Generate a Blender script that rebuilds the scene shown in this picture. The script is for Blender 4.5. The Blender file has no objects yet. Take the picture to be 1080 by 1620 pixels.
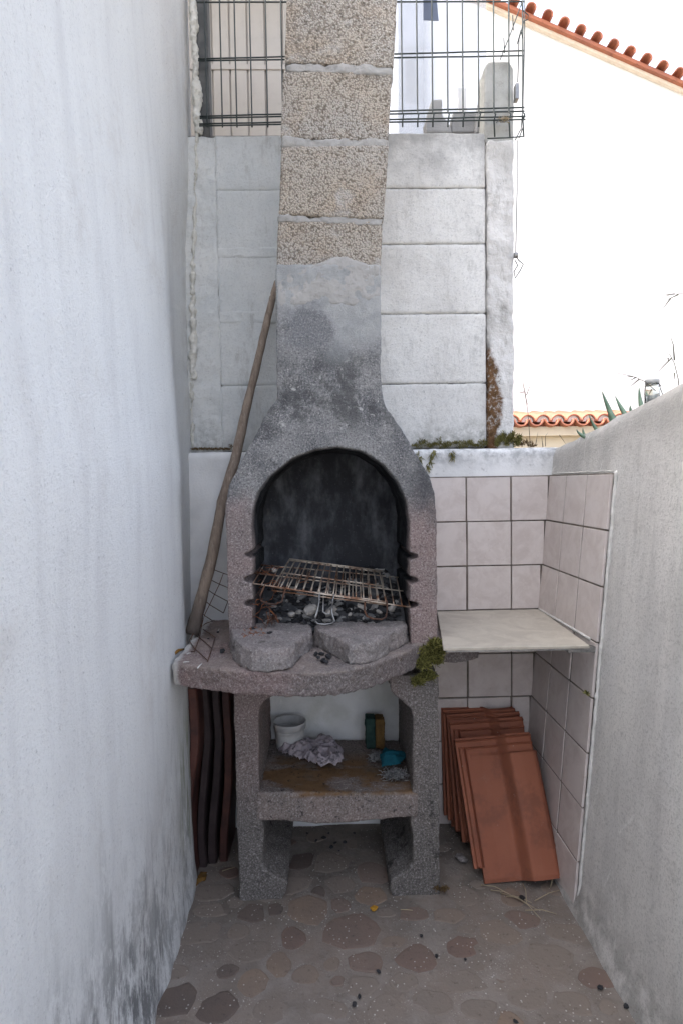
import bpy, bmesh, math, random
from mathutils import Vector, Matrix, noise as mnoise
R = math.radians
rnd = random.Random(7)
scene = bpy.context.scene
COL = scene.collection

# ------------------------------------------------------------------ camera
FPX = 960.0
CAM = Vector((0.0, 0.0, 1.41))
cam_d = bpy.data.cameras.new('camera'); cam = bpy.data.objects.new('camera', cam_d); COL.objects.link(cam)
cam_d.sensor_fit = 'VERTICAL'; cam_d.sensor_height = 36.0; cam_d.sensor_width = 24.0
cam_d.lens = FPX / 1620 * 36.0
cam_d.clip_start = 0.02; cam_d.clip_end = 3000
CR = Matrix.Rotation(R(-1.39), 3, 'Z') @ Matrix.Rotation(R(90 - 2.77), 3, 'X') @ Matrix.Rotation(R(-0.9), 3, 'Z')
cam.matrix_world = Matrix.Translation(CAM) @ CR.to_4x4()
scene.camera = cam

# ------------------------------------------------------------------ light
SUN_EL, SUN_AZ = 48.0, 272.0          # azimuth from +Y clockwise: the sun stands to the left, behind the camera
world = bpy.data.worlds.new('World'); scene.world = world; world.use_nodes = True
wn = world.node_tree.nodes; wl = world.node_tree.links
for n in list(wn): wn.remove(n)
sky = wn.new('ShaderNodeTexSky'); sky.sky_type = 'NISHITA'; sky.sun_disc = False
sky.sun_elevation = R(SUN_EL); sky.sun_rotation = R(SUN_AZ)
sky.air_density = 0.6; sky.dust_density = 6.0; sky.ozone_density = 0.6
bg = wn.new('ShaderNodeBackground'); bg.inputs['Strength'].default_value = 0.14
wo = wn.new('ShaderNodeOutputWorld'); hs_ = wn.new('ShaderNodeHueSaturation'); hs_.inputs['Saturation'].default_value = 0.55   # thin high cloud whitens the whole sky evenly
wl.new(sky.outputs[0], hs_.inputs['Color']); wl.new(hs_.outputs[0], bg.inputs[0]); wl.new(bg.outputs[0], wo.inputs[0])
sd = bpy.data.lights.new('sun', 'SUN'); sd.energy = 1.0; sd.angle = R(12); sd.color = (1.0, 0.96, 0.91)     # veiled sun
sun = bpy.data.objects.new('sun', sd); COL.objects.link(sun)
sdir = Vector((math.sin(R(SUN_AZ)) * math.cos(R(SUN_EL)), math.cos(R(SUN_AZ)) * math.cos(R(SUN_EL)), math.sin(R(SUN_EL))))
sun.rotation_euler = sdir.to_track_quat('Z', 'Y').to_euler(); sun.location = sdir * 30
scene.view_settings.view_transform = 'Standard'; scene.view_settings.look = 'None'
scene.view_settings.exposure = 2.9; scene.view_settings.gamma = 1.0
scene.cycles.use_denoising = True
scene.cycles.max_bounces = 8; scene.cycles.diffuse_bounces = 5; scene.cycles.transparent_max_bounces = 12

# ------------------------------------------------------------------ pixel -> place
def ray(px, py): return CR @ Vector(((px - 540) / FPX, (810 - py) / FPX, -1.0))
def at_y(px, py, Y): d = ray(px, py); return CAM + d * (Y / d.y)
def at_x(px, py, X): d = ray(px, py); return CAM + d * (X / d.x)
def at_z(px, py, Z): d = ray(px, py); return CAM + d * ((Z - CAM.z) / d.z)
def zat(px, py, Y): return at_y(px, py, Y).z
def xat(px, py, Y): return at_y(px, py, Y).x

# ------------------------------------------------------------------ node helper
class NT:
    def __init__(s, name):
        s.m = bpy.data.materials.new(name); s.m.use_nodes = True
        s.t = s.m.node_tree; s.n = s.t.nodes; s.l = s.t.links
        for x in list(s.n): s.n.remove(x)
        s.out = s.n.new('ShaderNodeOutputMaterial'); s.b = s.n.new('ShaderNodeBsdfPrincipled')
        s.l.new(s.b.outputs[0], s.out.inputs[0])
        s.tc = s.n.new('ShaderNodeTexCoord'); s.co = s.tc.outputs['Object']; s._sep = None
    def put(s, inp, v):
        if hasattr(v, 'is_output') or isinstance(v, bpy.types.NodeSocket): s.l.new(v, inp)
        elif isinstance(v, (tuple, list)): inp.default_value = (tuple(v) + (1.0,))[:len(inp.default_value)] if len(inp.default_value) == 4 else tuple(v)
        else: inp.default_value = v
    def xyz(s):
        if not s._sep:
            s._sep = s.n.new('ShaderNodeSeparateXYZ'); s.l.new(s.vadd(s.co, (0, 0, -.04)), s._sep.inputs[0])
        return s._sep.outputs
    def math(s, op, a, b=0.0, clamp=False):
        x = s.n.new('ShaderNodeMath'); x.operation = op; x.use_clamp = clamp
        s.put(x.inputs[0], a); s.put(x.inputs[1], b); return x.outputs[0]
    def vmul(s, v, k):
        x = s.n.new('ShaderNodeVectorMath'); x.operation = 'MULTIPLY'; s.put(x.inputs[0], v); x.inputs[1].default_value = k; return x.outputs[0]
    def vadd(s, a, b):
        x = s.n.new('ShaderNodeVectorMath'); x.operation = 'ADD'; s.put(x.inputs[0], a); s.put(x.inputs[1], b); return x.outputs[0]
    def noise(s, scale, detail=4, rough=0.55, vec=None, dist=0.0):
        x = s.n.new('ShaderNodeTexNoise'); x.inputs['Scale'].default_value = scale; x.inputs['Detail'].default_value = detail
        x.inputs['Roughness'].default_value = rough; x.inputs['Distortion'].default_value = dist
        s.l.new(vec or s.co, x.inputs['Vector']); return x.outputs['Fac']
    def vor(s, scale, feature='F1', vec=None, out='Distance', rand=1.0):
        x = s.n.new('ShaderNodeTexVoronoi'); x.feature = feature; x.inputs['Scale'].default_value = scale
        x.inputs['Randomness'].default_value = rand
        s.l.new(vec or s.co, x.inputs['Vector']); return x.outputs[out]
    def ramp(s, v, stops, interp='LINEAR'):
        x = s.n.new('ShaderNodeValToRGB'); x.color_ramp.interpolation = interp
        e = x.color_ramp.elements
        while len(e) < len(stops): e.new(0.5)
        for i, (p, c) in enumerate(stops):
            e[i].position = p
            e[i].color = (c, c, c, 1) if not isinstance(c, (tuple, list)) else tuple(c) + (1,)
        s.put(x.inputs[0], v); return x.outputs[0]
    def step(s, v, a, b):           # smooth 0..1 from a to b
        x = s.n.new('ShaderNodeMapRange'); x.interpolation_type = 'SMOOTHSTEP'
        s.put(x.inputs[0], v); x.inputs[1].default_value = a; x.inputs[2].default_value = b; return x.outputs[0]
    def mix(s, f, a, b, blend='MIX'):
        x = s.n.new('ShaderNodeMix'); x.data_type = 'RGBA'; x.blend_type = blend
        s.put(x.inputs[0], f); s.put(x.inputs[6], a); s.put(x.inputs[7], b); return x.outputs[2]
    def mul(s, *a):
        r = a[0]
        for b in a[1:]: r = s.math('MULTIPLY', r, b)
        return r
    def rand(s):
        x = s.n.new('ShaderNodeObjectInfo'); return x.outputs['Random']
    def offset_random(s):           # alike pieces share a mesh: shift the pattern for each
        c = s.n.new('ShaderNodeCombineXYZ'); r = s.rand()
        s.l.new(s.math('MULTIPLY', r, 37.0), c.inputs[0]); s.l.new(s.math('MULTIPLY', r, 91.0), c.inputs[1])
        s.co = s.vadd(s.tc.outputs['Object'], c.outputs[0])
    def bump(s, h, strength=0.5, dist=0.01, prev=None):
        x = s.n.new('ShaderNodeBump'); x.inputs['Strength'].default_value = strength; x.inputs['Distance'].default_value = dist
        s.l.new(h, x.inputs['Height'])
        if prev: s.l.new(prev, x.inputs['Normal'])
        return x.outputs[0]
    def done(s, col, rough=0.9, normal=None, spec=0.3, metal=0.0):
        s.put(s.b.inputs['Base Color'], col); s.put(s.b.inputs['Roughness'], rough)
        s.b.inputs['Specular IOR Level'].default_value = spec; s.put(s.b.inputs['Metallic'], metal)
        if normal: s.l.new(normal, s.b.inputs['Normal'])
        return s.m

MAT = {}
# --- white render of the house on the left
def m_house_wall():
    s = NT('white_render'); x, y, z = s.xyz()
    big = s.noise(1.6, 4); streak = s.noise(6, 5, 0.6, s.vmul(s.co, (1, 2.2, 0.22)))
    fine = s.noise(150, 4, 0.6); mid = s.noise(35, 4, 0.6)
    col = s.mix(s.step(streak, .40, .78), (.775, .79, .785), (.69, .70, .70))
    col = s.mix(s.mul(s.step(big, .5, .75), .35), col, (.62, .61, .59))
    # pits
    pit = s.step(s.noise(60, 3, .7), .68, .78)
    col = s.mix(s.mul(pit, .35), col, (.40, .40, .40))
    # black mildew rising from the foot of the wall
    low = s.math('SUBTRACT', 1.0, s.step(s.math('ADD', z, s.math('MULTIPLY', s.math('SUBTRACT', streak, .5), 1.1)), .02, .66))
    mild = s.mul(low, s.step(s.noise(11, 8, .78, s.vmul(s.co, (1, 1.2, .55))), .44, .58), s.math('SUBTRACT', 1.0, s.mul(s.step(y, 1.45, 1.8), .45)))
    col = s.mix(s.mul(mild, .85), col, (.12, .125, .13))
    mild2 = s.mul(s.math('SUBTRACT', 1.0, s.step(z, .05, .7)), s.step(s.noise(26, 7, .78, s.vmul(s.co, (1, 1.5, .35))), .52, .64))
    col = s.mix(s.mul(mild2, .6), col, (.22, .22, .22))
    # green algae by the far corner
    alg = s.mul(s.step(y, 1.84, 2.02), s.math('SUBTRACT', 1.0, s.step(y, 2.12, 2.3)), s.step(z, .05, .3), s.math('SUBTRACT', 1.0, s.step(z, .4, .72)), s.step(s.noise(14, 5, .65, s.vmul(s.co, (1, 2.5, .4))), .42, .6))
    col = s.mix(s.mul(alg, .75), col, (.20, .23, .08))
    # warm dirty old mortar near the joint with the block wall
    jd = s.mul(s.step(y, 2.36, 2.46), s.step(s.noise(18, 5, .6), .4, .7))
    col = s.mix(s.mul(jd, .4), col, (.56, .55, .51))
    g1 = s.noise(140, 5, .8)
    col = s.mix(s.mul(s.step(g1, .52, .64), .30), col, (.42, .43, .45))
    col = s.mix(s.mul(s.step(s.noise(70, 4, .8), .63, .70), .45), col, (.28, .28, .28))
    col = s.mix(s.mul(s.step(s.noise(3.2, 5, .6), .50, .72), s.step(s.noise(26, 5, .7), .4, .6), .25), col, (.50, .46, .42))
    n = s.bump(g1, .75, .008); n = s.bump(mid, .25, .008, n)
    return s.done(col, .95, n, .15)
MAT['house'] = m_house_wall()

def m_grey_render():
    s = NT('grey_render'); x, y, z = s.xyz()
    streak = s.noise(5, 6, .62, s.vmul(s.co, (1, 2.6, .3))); fine = s.noise(170, 4, .65); sp = s.noise(420, 2, .6)
    col = s.mix(s.step(streak, .35, .7), (.68, .66, .625), (.57, .555, .53))
    col = s.mix(s.mul(s.step(s.noise(3.5, 5, .6), .48, .7), .5), col, (.70, .69, .67))
    topd = s.step(s.math('ADD', z, s.math('MULTIPLY', s.noise(8, 5), .3)), 1.50, 1.78)
    col = s.mix(s.mul(topd, .55), col, (.20, .195, .18))
    runs = s.mul(s.step(s.noise(16, 5, .65, s.vmul(s.co, (1, 2.4, .12))), .55, .72), s.step(z, .5, 1.5))
    col = s.mix(s.mul(runs, .38), col, (.30, .29, .28))
    # pale lime runs
    crk = s.vor(3.3, 'DISTANCE_TO_EDGE', s.vadd(s.vmul(s.co, (1, 1.6, .45)), s.vmul(s.co, (0, 0, 0))))
    lw = s.mul(s.math('SUBTRACT', 1.0, s.step(s.math('ADD', crk, s.math('MULTIPLY', s.noise(30, 4), .03)), .012, .03)), s.step(s.noise(3, 2), .5, .6))
    col = s.mix(s.mul(lw, .7), col, (.78, .77, .74))
    col = s.mix(s.mul(s.step(s.noise(140, 5, .8), .50, .62), .5), col, (.28, .27, .255))
    col = s.mix(s.mul(s.step(s.noise(20, 6, .72), .52, .68), .3), col, (.36, .35, .33))
    low = s.mul(s.math('SUBTRACT', 1.0, s.step(z, 0.0, .16)), s.step(s.noise(14, 5), .35, .6))
    col = s.mix(s.mul(low, .55), col, (.16, .15, .13))
    n = s.bump(s.noise(140, 5, .8), .7, .008); n = s.bump(s.noise(28, 4), .25, .010, n)
    return s.done(col, .95, n, .15)
MAT['grey_render'] = m_grey_render()

def m_low_wall():
    s = NT('old_white_paint'); x, y, z = s.xyz()
    fine = s.noise(120, 4, .6)
    col = s.mix(s.step(s.noise(5, 5), .4, .7), (.74, .74, .73), (.60, .60, .59))
    # grey weathering on the cap band right of the barbecue
    cap = s.mul(s.step(x, .3, .42), s.step(s.math('ADD', z, s.math('MULTIPLY', s.noise(11, 6, .7), .12)), 1.46, 1.56))
    col = s.mix(s.mul(cap, s.step(s.noise(26, 6, .7), .33, .66), .85), col, (.22, .225, .23))
    col = s.mix(s.mul(s.step(s.noise(40, 5, .7), .58, .72), s.step(x, .3, .4), .55), col, (.26, .26, .26))
    # patchy grey-green tint, stronger towards the foot of the wall
    dark_mottle = s.mul(s.step(s.noise(7, 5), .42, .66), s.math('SUBTRACT', 1.0, s.step(z, .35, .8)))
    col = s.mix(s.mul(dark_mottle, .5), col, (.40, .41, .35))
    n = s.bump(fine, .4, .005)
    return s.done(col, .92, n, .2)
MAT['low_wall'] = m_low_wall()

def m_block_paint(name, c1, c2, dirt, spk):
    s = NT(name); x, y, z = s.xyz(); 
    fine = s.noise(140, 4, .7); pits = s.step(s.noise(75, 3, .75), .64, .74)
    col = s.mix(s.step(s.noise(4.5, 5), .35, .7), c1, c2)
    col = s.mix(s.mul(pits, spk), col, (.20, .20, .20))
    top = s.mul(s.step(s.math('ADD', z, s.math('MULTIPLY', s.noise(9, 6, .7), .5)), 2.82, 3.1), s.step(x, .1, .25))
    col = s.mix(s.mul(top, .8), col, (.30, .30, .30))
    dr = s.mul(s.step(s.noise(17, 7, .76, s.vmul(s.co, (1, 1, .25))), .54, .66), .4)
    col = s.mix(dr, col, (.36, .35, .33))
    ed = s.mul(s.step(x, .42, .66), s.step(s.noise(14, 6, .68, s.vmul(s.co, (1, 1, .45))), .5, .72))
    col = s.mix(s.mul(ed, .75), col, (.30, .30, .29))
    low = s.mul(s.math('SUBTRACT', 1.0, s.step(s.math('ADD', z, s.math('MULTIPLY', s.noise(13, 6, .7), .22)), 1.58, 1.78)), s.step(s.noise(30, 5, .7), .3, .62))
    col = s.mix(s.mul(low, dirt), col, (.17, .17, .15))
    col = s.mix(s.mul(s.step(s.noise(125, 5, .8), .52, .64), spk * .7), col, (.33, .335, .34))
    n = s.bump(s.noise(125, 5, .8), .7, .008); n = s.bump(s.noise(40, 3), .25, .007, n)
    return s.done(col, .95, n, .15)
MAT['block_right'] = m_block_paint('painted_block', (.73, .725, .70), (.62, .61, .585), .85, .65)
MAT['block_left'] = m_block_paint('limewashed_block', (.68, .69, .675), (.60, .62, .615), .5, .4)

def m_plain(name, c1, c2, scale=8, fine=120, bump=.4, rough=.9, dark=None, dk=.4, spec=.2, metal=0.0, rndoff=False):
    s = NT(name)
    if rndoff: s.offset_random()
    col = s.mix(s.step(s.noise(scale, 5, .6), .36, .68), c1, c2)
    if dark: col = s.mix(s.mul(s.step(s.noise(scale * 5, 5, .7), .52, .72), dk), col, dark)
    n = s.bump(s.noise(fine, 4, .6), bump, .005)
    return s.done(col, rough, n, spec, metal)

MAT['mortar_strip'] = m_plain('pale_mortar', (.66, .675, .665), (.60, .62, .61), 7, 90, .5, .95, (.40, .39, .35), .45)
MAT['mortar_dark'] = m_plain('joint_mortar', (.16, .155, .15), (.24, .235, .22), 20, 140, .5)
MAT['old_mortar'] = m_plain('crumbling_mortar', (.66, .65, .60), (.56, .55, .50), 14, 120, .9, .97, (.22, .20, .15), .55)
MAT['post'] = m_plain('post_concrete', (.44, .44, .415), (.34, .34, .315), 9, 150, .6, .95, (.26, .25, .23), .6)
MAT['offcut'] = m_plain('offcut_concrete', (.36, .36, .355), (.30, .30, .30), 9, 150, .6, .95)

def m_pilaster():
    s = NT('limewashed_concrete'); x, y, z = s.xyz()
    col = s.mix(s.step(s.noise(6, 5), .35, .7), (.66, .65, .63), (.52, .51, .49))
    col = s.mix(s.mul(s.step(s.noise(20, 6, .7, s.vmul(s.co, (1, 1, .3))), .52, .7), .6), col, (.28, .27, .25))
    # brown dried moss growing up one edge
    wz = s.math('SUBTRACT', 1.0, s.step(z, 1.72, 2.02))
    edge = s.math('ADD', x, s.math('MULTIPLY', s.math('SUBTRACT', s.noise(13, 6, .7), .5), .09))
    lim = s.math('SUBTRACT', 1.0, s.step(s.math('SUBTRACT', edge, s.math('MULTIPLY', wz, .05)), .655, .675))
    br = s.mul(lim, s.math('SUBTRACT', 1.0, s.step(s.math('ADD', z, s.math('MULTIPLY', s.noise(20, 4), .08)), 1.93, 2.0)))
    bc = s.mix(s.noise(70, 4, .7), (.05, .026, .012), (.24, .135, .07))
    col = s.mix(s.mul(br, s.step(s.noise(60, 4, .7), .25, .5)), col, bc)
    n = s.bump(s.noise(120, 4, .7), .7, .006); n = s.bump(s.noise(30, 5), .6, .012, n)
    return s.done(col, .95, n, .15)
MAT['pilaster'] = m_pilaster()

def m_tile():
    s = NT('glazed_wall_tile'); s.offset_random()
    a = s.noise(14, 6, .65, None, .6); b = s.noise(60, 5, .7)
    col = s.mix(s.step(a, .36, .68), (.60, .545, .515), (.51, .45, .42))
    col = s.mix(s.mul(s.step(b, .52, .7), .35), col, (.66, .61, .58))
    col = s.mix(s.mul(s.step(s.noise(38, 5, .75), .60, .74), .5), col, (.38, .29, .25))
    col = s.mix(s.math('MULTIPLY', s.rand(), .16), col, (.44, .38, .36))
    n = s.bump(s.noise(40, 3), .12, .003)
    return s.done(col, s.ramp(b, [(.3, .38), (.7, .6)]), n, .4)
MAT['tile'] = m_tile()
MAT['grout'] = m_plain('dirty_grout', (.13, .11, .09), (.25, .225, .19), 14, 200, .6)
MAT['tile_edge'] = m_plain('white_edge_mortar', (.62, .61, .58), (.50, .49, .46), 20, 120, .6)

def m_shelf():
    s = NT('stone_look_tile')
    a = s.noise(10, 6, .6, None, 1.2); v = s.noise(24, 6, .7, None, 2.0)
    col = s.mix(s.step(a, .35, .7), (.47, .43, .36), (.38, .34, .285))
    col = s.mix(s.mul(s.step(v, .56, .66), .4), col, (.55, .52, .46))
    col = s.mix(s.mul(s.step(s.noise(90, 4, .7), .62, .74), .4), col, (.22, .19, .15))
    return s.done(col, .5, s.bump(s.noise(50, 3), .15, .003), .35)
MAT['shelf'] = m_shelf()

def speckle(s, col, k=.75):
    """granular cast concrete: light and dark grains a few millimetres across"""
    g = s.noise(165, 5, .85)
    col = s.mix(s.mul(s.step(g, .53, .62), k), col, (.48, .45, .44))
    col = s.mix(s.mul(s.math('SUBTRACT', 1.0, s.step(g, .38, .48)), k), col, (.035, .033, .034))
    return col

def m_hood():
    s = NT('cast_concrete_hood'); x, y, z = s.xyz()
    base = s.mix(s.step(s.noise(5, 5), .35, .68), (.275, .21, .197), (.225, .19, .18))      # pink cast concrete
    zz = s.math('ADD', z, s.math('MULTIPLY', s.math('SUBTRACT', s.noise(4.5, 5, .6), .5), .34))
    grey = s.mix(s.step(s.noise(7, 5, .65), .38, .66), (.255, .255, .25), (.13, .133, .138))
    pinkness = s.math('SUBTRACT', 1.0, s.step(zz, 1.20, 1.36))
    col = s.mix(pinkness, grey, base)
    # pale cement smeared over the neck
    cz = s.mul(s.step(zz, 1.72, 1.86), s.math('SUBTRACT', 1.0, s.mul(s.step(s.noise(4.2, 4, .55), .50, .60), s.math('SUBTRACT', 1.0, s.step(z, 1.98, 2.05)), .8)))
    cem = s.mix(s.step(s.noise(9, 5, .6, None, 1.0), .36, .7), (.37, .375, .37), (.27, .28, .28))
    dp = s.math('SQRT', s.math('ADD', s.math('POWER', s.math('DIVIDE', s.math('ADD', x, .055), .10), 2.0), s.math('POWER', s.math('DIVIDE', s.math('SUBTRACT', z, 1.845), .12), 2.0)))
    dpm = s.math('SUBTRACT', 1.0, s.step(s.math('ADD', dp, s.math('MULTIPLY', s.math('SUBTRACT', s.noise(12, 5, .65), .5), 1.3)), .65, 1.15))
    cem = s.mix(s.mul(dpm, .85), cem, speckle(s, (.15, .155, .165), .6))
    # black bloom of smoke above the arch
    bl = s.mul(s.step(z, 1.50, 1.62), s.math('SUBTRACT', 1.0, s.step(z, 1.70, 1.84)), s.step(s.noise(9, 7, .76), .44, .57))
    col2 = speckle(s, col)
    col2 = s.mix(s.mul(cz, .93), col2, s.mix(s.mul(s.step(s.noise(170, 3, .7), .56, .7), .4), cem, (.14, .14, .145)))
    col2 = s.mix(s.mul(bl, .75), col2, (.07, .07, .07))
    wh = s.mul(s.step(s.noise(24, 6, .76), .58, .66), s.step(z, 1.45, 1.6), s.math('SUBTRACT', 1.0, s.step(z, 1.72, 1.8)))
    col2 = s.mix(s.mul(wh, .7), col2, (.58, .57, .54))
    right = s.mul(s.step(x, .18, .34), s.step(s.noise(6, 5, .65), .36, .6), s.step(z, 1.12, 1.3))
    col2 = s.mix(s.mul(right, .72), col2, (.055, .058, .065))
    # soot in the fire chamber
    inx = s.mul(s.step(x, -.262, -.25), s.math('SUBTRACT', 1.0, s.step(x, .285, .297)))
    soot = s.mul(inx, s.step(s.math('ADD', y, s.math('MULTIPLY', s.math('SUBTRACT', s.noise(9, 5, .6), .5), .10)), 2.015, 2.10), s.math('SUBTRACT', 1.0, s.step(z, 1.62, 1.66)))
    soot = s.mul(soot, s.ramp(z, [(0.0, .8), (1.0, 1.0)]))
    sc = s.mix(s.step(s.noise(11, 5, .65), .45, .72), (.016, .017, .019), (.055, .057, .062))
    col2 = s.mix(soot, col2, sc)
    n = s.bump(s.noise(190, 4, .75), .8, .007); n = s.bump(s.noise(55, 4), .4, .006, n)
    return s.done(col2, .95, n, .15)
MAT['hood'] = m_hood()

def m_soot():
    s = NT('sooty_back'); x, y, z = s.xyz()
    col = s.mix(s.step(s.noise(7, 6, .68, s.vmul(s.co, (1, 1, .5))), .42, .72), (.032, .034, .039), (.14, .147, .16))
    col = s.mix(s.mul(s.step(s.noise(140, 3, .7), .62, .74), .5), col, (.16, .16, .165))
    col = s.mix(s.mul(s.step(s.noise(20, 5, .7, s.vmul(s.co, (1, 1, .22))), .64, .74), .35), col, (.20, .19, .175))
    return s.done(col, .95, s.bump(s.noise(90, 4, .7), .6, .006), .15)
MAT['soot'] = m_soot()

def m_legs():
    s = NT('cast_concrete_base'); x, y, z = s.xyz()
    col = s.mix(s.step(s.noise(4, 5), .35, .68), (.24, .185, .172), (.195, .163, .15))
    zz = s.math('ADD', z, s.math('MULTIPLY', s.math('SUBTRACT', s.noise(5, 5, .6), .5), .3))
    gr = s.math('MAXIMUM', s.mul(s.step(x, .12, .34), .9), s.math('SUBTRACT', 1.0, s.step(zz, .18, .42)))
    col = s.mix(s.mul(gr, .9), col, (.145, .137, .126))
    col = speckle(s, col, .7)
    blk = s.mul(s.step(s.noise(13, 6, .72), .54, .66), s.math('SUBTRACT', 1.0, s.step(z, .2, .6)))
    col = s.mix(s.mul(blk, .8), col, (.03, .03, .027))
    n = s.bump(s.noise(190, 4, .75), .8, .007); n = s.bump(s.noise(50, 4), .4, .006, n)
    return s.done(col, .95, n, .15)
MAT['legs'] = m_legs()

def m_niche_shelf():
    s = NT('stained_concrete_shelf'); x, y, z = s.xyz()
    col = s.mix(s.step(s.noise(5, 5), .35, .68), (.23, .185, .165), (.17, .148, .135))
    col = speckle(s, col, .6)
    top = s.step(z, .310, .322)
    st = s.mul(top, s.step(s.noise(6.5, 5, .6, s.vmul(s.co, (1, 1.8, 1))), .40, .56), s.math('SUBTRACT', 1.0, s.step(y, 2.2, 2.34)))
    col = s.mix(s.mul(st, .9), col, (.17, .095, .04))
    col = s.mix(s.mul(s.step(s.noise(55, 4, .75), .57, .68), .8), col, (.02, .02, .02))
    gr = s.mul(top, s.step(s.noise(8, 5, .6), .5, .7), .6)
    col = s.mix(gr, col, (.12, .115, .10))
    return s.done(col, .95, s.bump(s.noise(200, 3, .75), .55, .005), .15)
MAT['niche'] = m_niche_shelf()

def m_slab():
    s = NT('cast_concrete_table'); x, y, z = s.xyz()
    col = s.mix(s.step(s.noise(5, 5), .35, .68), (.27, .195, .185), (.22, .175, .162))
    bk = s.mul(s.step(s.math('ADD', x, s.math('MULTIPLY', s.noise(9, 5), .25)), -.1, .12), .8)
    col = s.mix(bk, col, (.165, .15, .145))
    col = speckle(s, col, .65)
    dirt = s.mul(s.step(z, .815, .832), s.step(s.noise(11, 6, .7), .46, .62), s.step(y, 1.93, 2.02))
    col = s.mix(s.mul(dirt, .8), col, (.10, .075, .055))
    dust = s.mul(s.step(z, .812, .826), s.step(s.noise(7, 6, .7), .38, .6))
    col = s.mix(s.mul(dust, .55), col, (.31, .26, .225))
    ms = s.mul(s.step(s.noise(30, 4, .6), .66, .71), s.step(x, .05, .15))
    col = s.mix(ms, col, (.10, .075, .025))
    pl = s.math('SUBTRACT', 1.0, s.step(s.math('ADD', x, s.math('MULTIPLY', s.noise(30, 4), .03)), -.455, -.435))
    col = s.mix(s.mul(pl, .8), col, (.58, .57, .54))
    n = s.bump(s.noise(190, 4, .75), .8, .007); n = s.bump(s.noise(45, 4), .5, .008, n)
    return s.done(col, .95, n, .15)
MAT['slab'] = m_slab()

def m_stone():
    s = NT('broken_cast_concrete')
    geo = s.n.new('ShaderNodeNewGeometry'); sp = s.n.new('ShaderNodeSeparateXYZ'); s.l.new(geo.outputs['Normal'], sp.inputs[0])
    col = s.mix(s.step(s.noise(9, 5), .35, .68), (.195, .18, .172), (.245, .215, .205))
    col = speckle(s, col, .5)
    col = s.mix(s.mul(s.step(s.noise(16, 5, .7), .56, .7), .7), col, (.07, .065, .06))
    n = s.bump(s.noise(210, 3, .75), .6, .005); n = s.bump(s.noise(45, 4), .6, .01, n)
    return s.done(col, .95, n, .15)
MAT['stone'] = m_stone()

def m_leca():
    s = NT('expanded_clay_block')
    v = s.vor(165); c = s.vor(165, out='Color'); 
    hs = s.n.new('ShaderNodeSeparateColor'); s.l.new(c, hs.inputs[0])
    col = s.mix(s.step(s.noise(3.6, 4), .36, .66), (.385, .345, .29), (.36, .34, .31))
    col = s.mix(s.mul(s.step(s.noise(8, 5, .6), .45, .7), .6), col, (.36, .285, .21))
    col = s.mix(s.math('MULTIPLY', hs.outputs[0], .35), col, (.45, .41, .35))
    col = s.mix(s.mul(s.step(hs.outputs[1], .85, .93), .75), col, (.10, .085, .07))
    gap = s.step(s.math('ADD', v, s.math('MULTIPLY', s.noise(34, 5, .75), .9)), .88, 1.16)
    col = s.mix(s.mul(gap, .62), col, (.125, .10, .078))
    cem = s.step(s.noise(6, 4, .6), .56, .68)
    col = s.mix(s.mul(cem, .6), col, (.42, .41, .39))
    h = s.math('SUBTRACT', 1.0, s.step(v, .15, .85))
    n = s.bump(h, .7, .006); n = s.bump(s.noise(260, 3), .3, .003, n)
    return s.done(col, .96, n, .12)
MAT['leca'] = m_leca()
MAT['cement'] = m_plain('smeared_cement', (.29, .285, .27), (.35, .34, .325), 9, 80, .7, .95, (.16, .15, .14), .5)

def m_terracotta(name='terracotta', c1=(.31, .112, .062), c2=(.26, .09, .05)):
    s = NT(name); s.offset_random()
    col = s.mix(s.step(s.noise(4, 5), .35, .7), c1, c2)
    col = s.mix(s.mul(s.step(s.noise(30, 5, .7), .55, .75), .22), col, (.29, .13, .085))
    col = s.mix(s.mul(s.step(s.noise(7, 5, .7), .50, .68), .45), col, (.12, .05, .035))
    col = s.mix(s.mul(s.step(s.noise(16, 7, .78), .58, .68), .2), col, (.36, .22, .16))
    col = s.mix(s.math('MULTIPLY', s.rand(), .25), col, (.17, .07, .05))
    col = s.mix(s.mul(s.step(s.vor(55), .0, .12), .0), col, col)
    sp = s.math('SUBTRACT', 1.0, s.step(s.vor(38), .035, .07))
    col = s.mix(s.mul(sp, s.step(s.noise(9, 2), .5, .6), .8), col, (.62, .55, .5))
    return s.done(col, .72, s.bump(s.noise(120, 3), .2, .003), .3)
MAT['terracotta'] = m_terracotta()

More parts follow.
